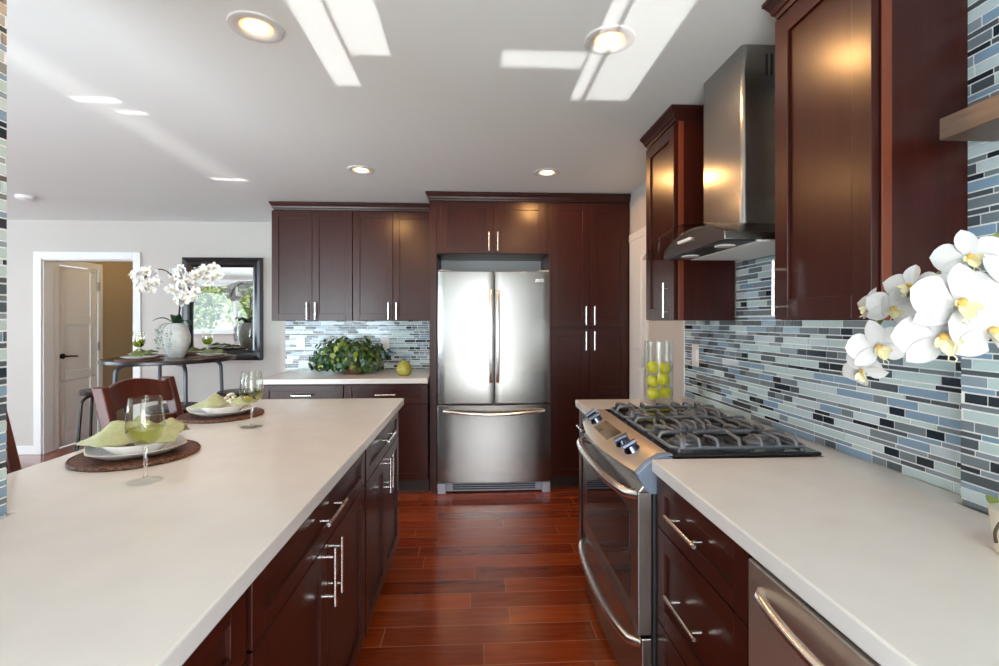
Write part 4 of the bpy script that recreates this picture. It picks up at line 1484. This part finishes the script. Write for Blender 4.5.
# ------------------------------------------------------------------ vase of apples
AB = (1.018, 2.615, CT)
o = MB().lathe([(0, 0), (0.074, 0.0), (0.077, 0.004), (0.077, 0.338), (0.075, 0.340), (0.073, 0.338), (0.073, 0.016), (0.068, 0.013), (0, 0.013)], 48).build('glass_vase', M['glass'], loc=AB, smooth=40)
tag(o, 'tall clear glass cylinder vase holding yellow apples', 'vase')
ap = [((-0.035, -0.010, 0.050), 'yellow-green apple at the bottom of the glass vase, left side'), ((0.035, -0.006, 0.056), 'yellow-green apple at the bottom of the glass vase, right side'),
      ((-0.022, 0.026, 0.116), 'yellow-green apple behind in the middle of the glass vase'), ((0.012, -0.034, 0.133), 'yellow-green apple in front in the middle of the glass vase'),
      ((-0.034, 0.0, 0.196), 'yellow-green apple at the top of the pile, left side of the vase'), ((0.036, 0.010, 0.188), 'yellow-green apple at the top of the pile, right side of the vase')]
first = None
for (x, y, z), lab in ap:
    p = (AB[0] + x, AB[1] + y, AB[2] + z - 0.034)
    if first is None:
        first = thing('apple', lab, 'apple', p, 0.3, 'yellow apples in the glass vase')
        pr = [(0, 0.006), (0.012, 0.001), (0.022, 0.004), (0.031, 0.016), (0.0345, 0.034), (0.033, 0.048), (0.024, 0.062), (0.012, 0.066), (0.005, 0.061), (0, 0.057)]
        MB().lathe(pr, 28).build('flesh', M['apple'], first, smooth=60)
        MB().tube([(0, 0, 0.057), (0.002, 0.001, 0.066), (0.005, 0.002, 0.072)], 0.0014, 6).build('stalk', M['root'], first, smooth=60)
    else:
        copy_tree(first, p, rnd.random() * 6, lab)

# ------------------------------------------------------------------ garden beyond the rear windows (seen in the mirror)
struct('ground', MB().box(-14, 6, -14, RY - 0.2, -0.3, -0.12), M['lawn'])


def tree(label, loc, h, rad, n, seed, mats, sz):
    t = thing('garden_tree', label, 'tree', loc, 0, 'trees outside the window')
    r = random.Random(seed)
    MB().tube([(0, 0, -0.12), (0.05, 0, h * 0.4), (0.0, 0.05, h * 0.75)], [0.09, 0.07, 0.03], 10).build('trunk', M['bark'], t, smooth=60)
    m = MB()
    for _ in range(n):
        d = Vector((r.gauss(0, 1), r.gauss(0, 1), r.gauss(0, 1))).normalized() * r.uniform(0.35, 1.0)
        p = Vector((d.x * rad, d.y * rad, h * 0.62 + d.z * h * 0.42))
        u_ = Vector((r.uniform(-1, 1), r.uniform(-1, 1), r.uniform(-1, 1))).normalized() * sz
        w_ = u_.cross(Vector((r.uniform(-1, 1), r.uniform(-1, 1), r.uniform(-1, 1)))).normalized() * sz * 0.5
        m.add([p - u_, p + w_, p + u_, p - w_], [(0, 1, 2, 3)], r.randint(0, 1))
    m.build('crown', mats, t)


tree('pale green garden tree reflected in the mirror, beside the window post', (-6.35, -4.2, 0), 3.3, 0.95, 2600, 1, [M['tree1'], M['tree2']], 0.085)
tree('garden tree reflected in the left half of the mirror', (-8.4, -4.6, 0), 3.4, 0.95, 2600, 2, [M['tree2'], M['tree1']], 0.09)
tree('low garden tree reflected at the right of the mirror', (-4.4, -3.9, 0), 2.6, 0.85, 2000, 3, [M['tree1'], M['tree2']], 0.08)
tree('far garden tree reflected between the nearer ones', (-7.6, -8.2, 0), 4.4, 1.9, 2600, 4, [M['tree1'], M['tree2']], 0.13)
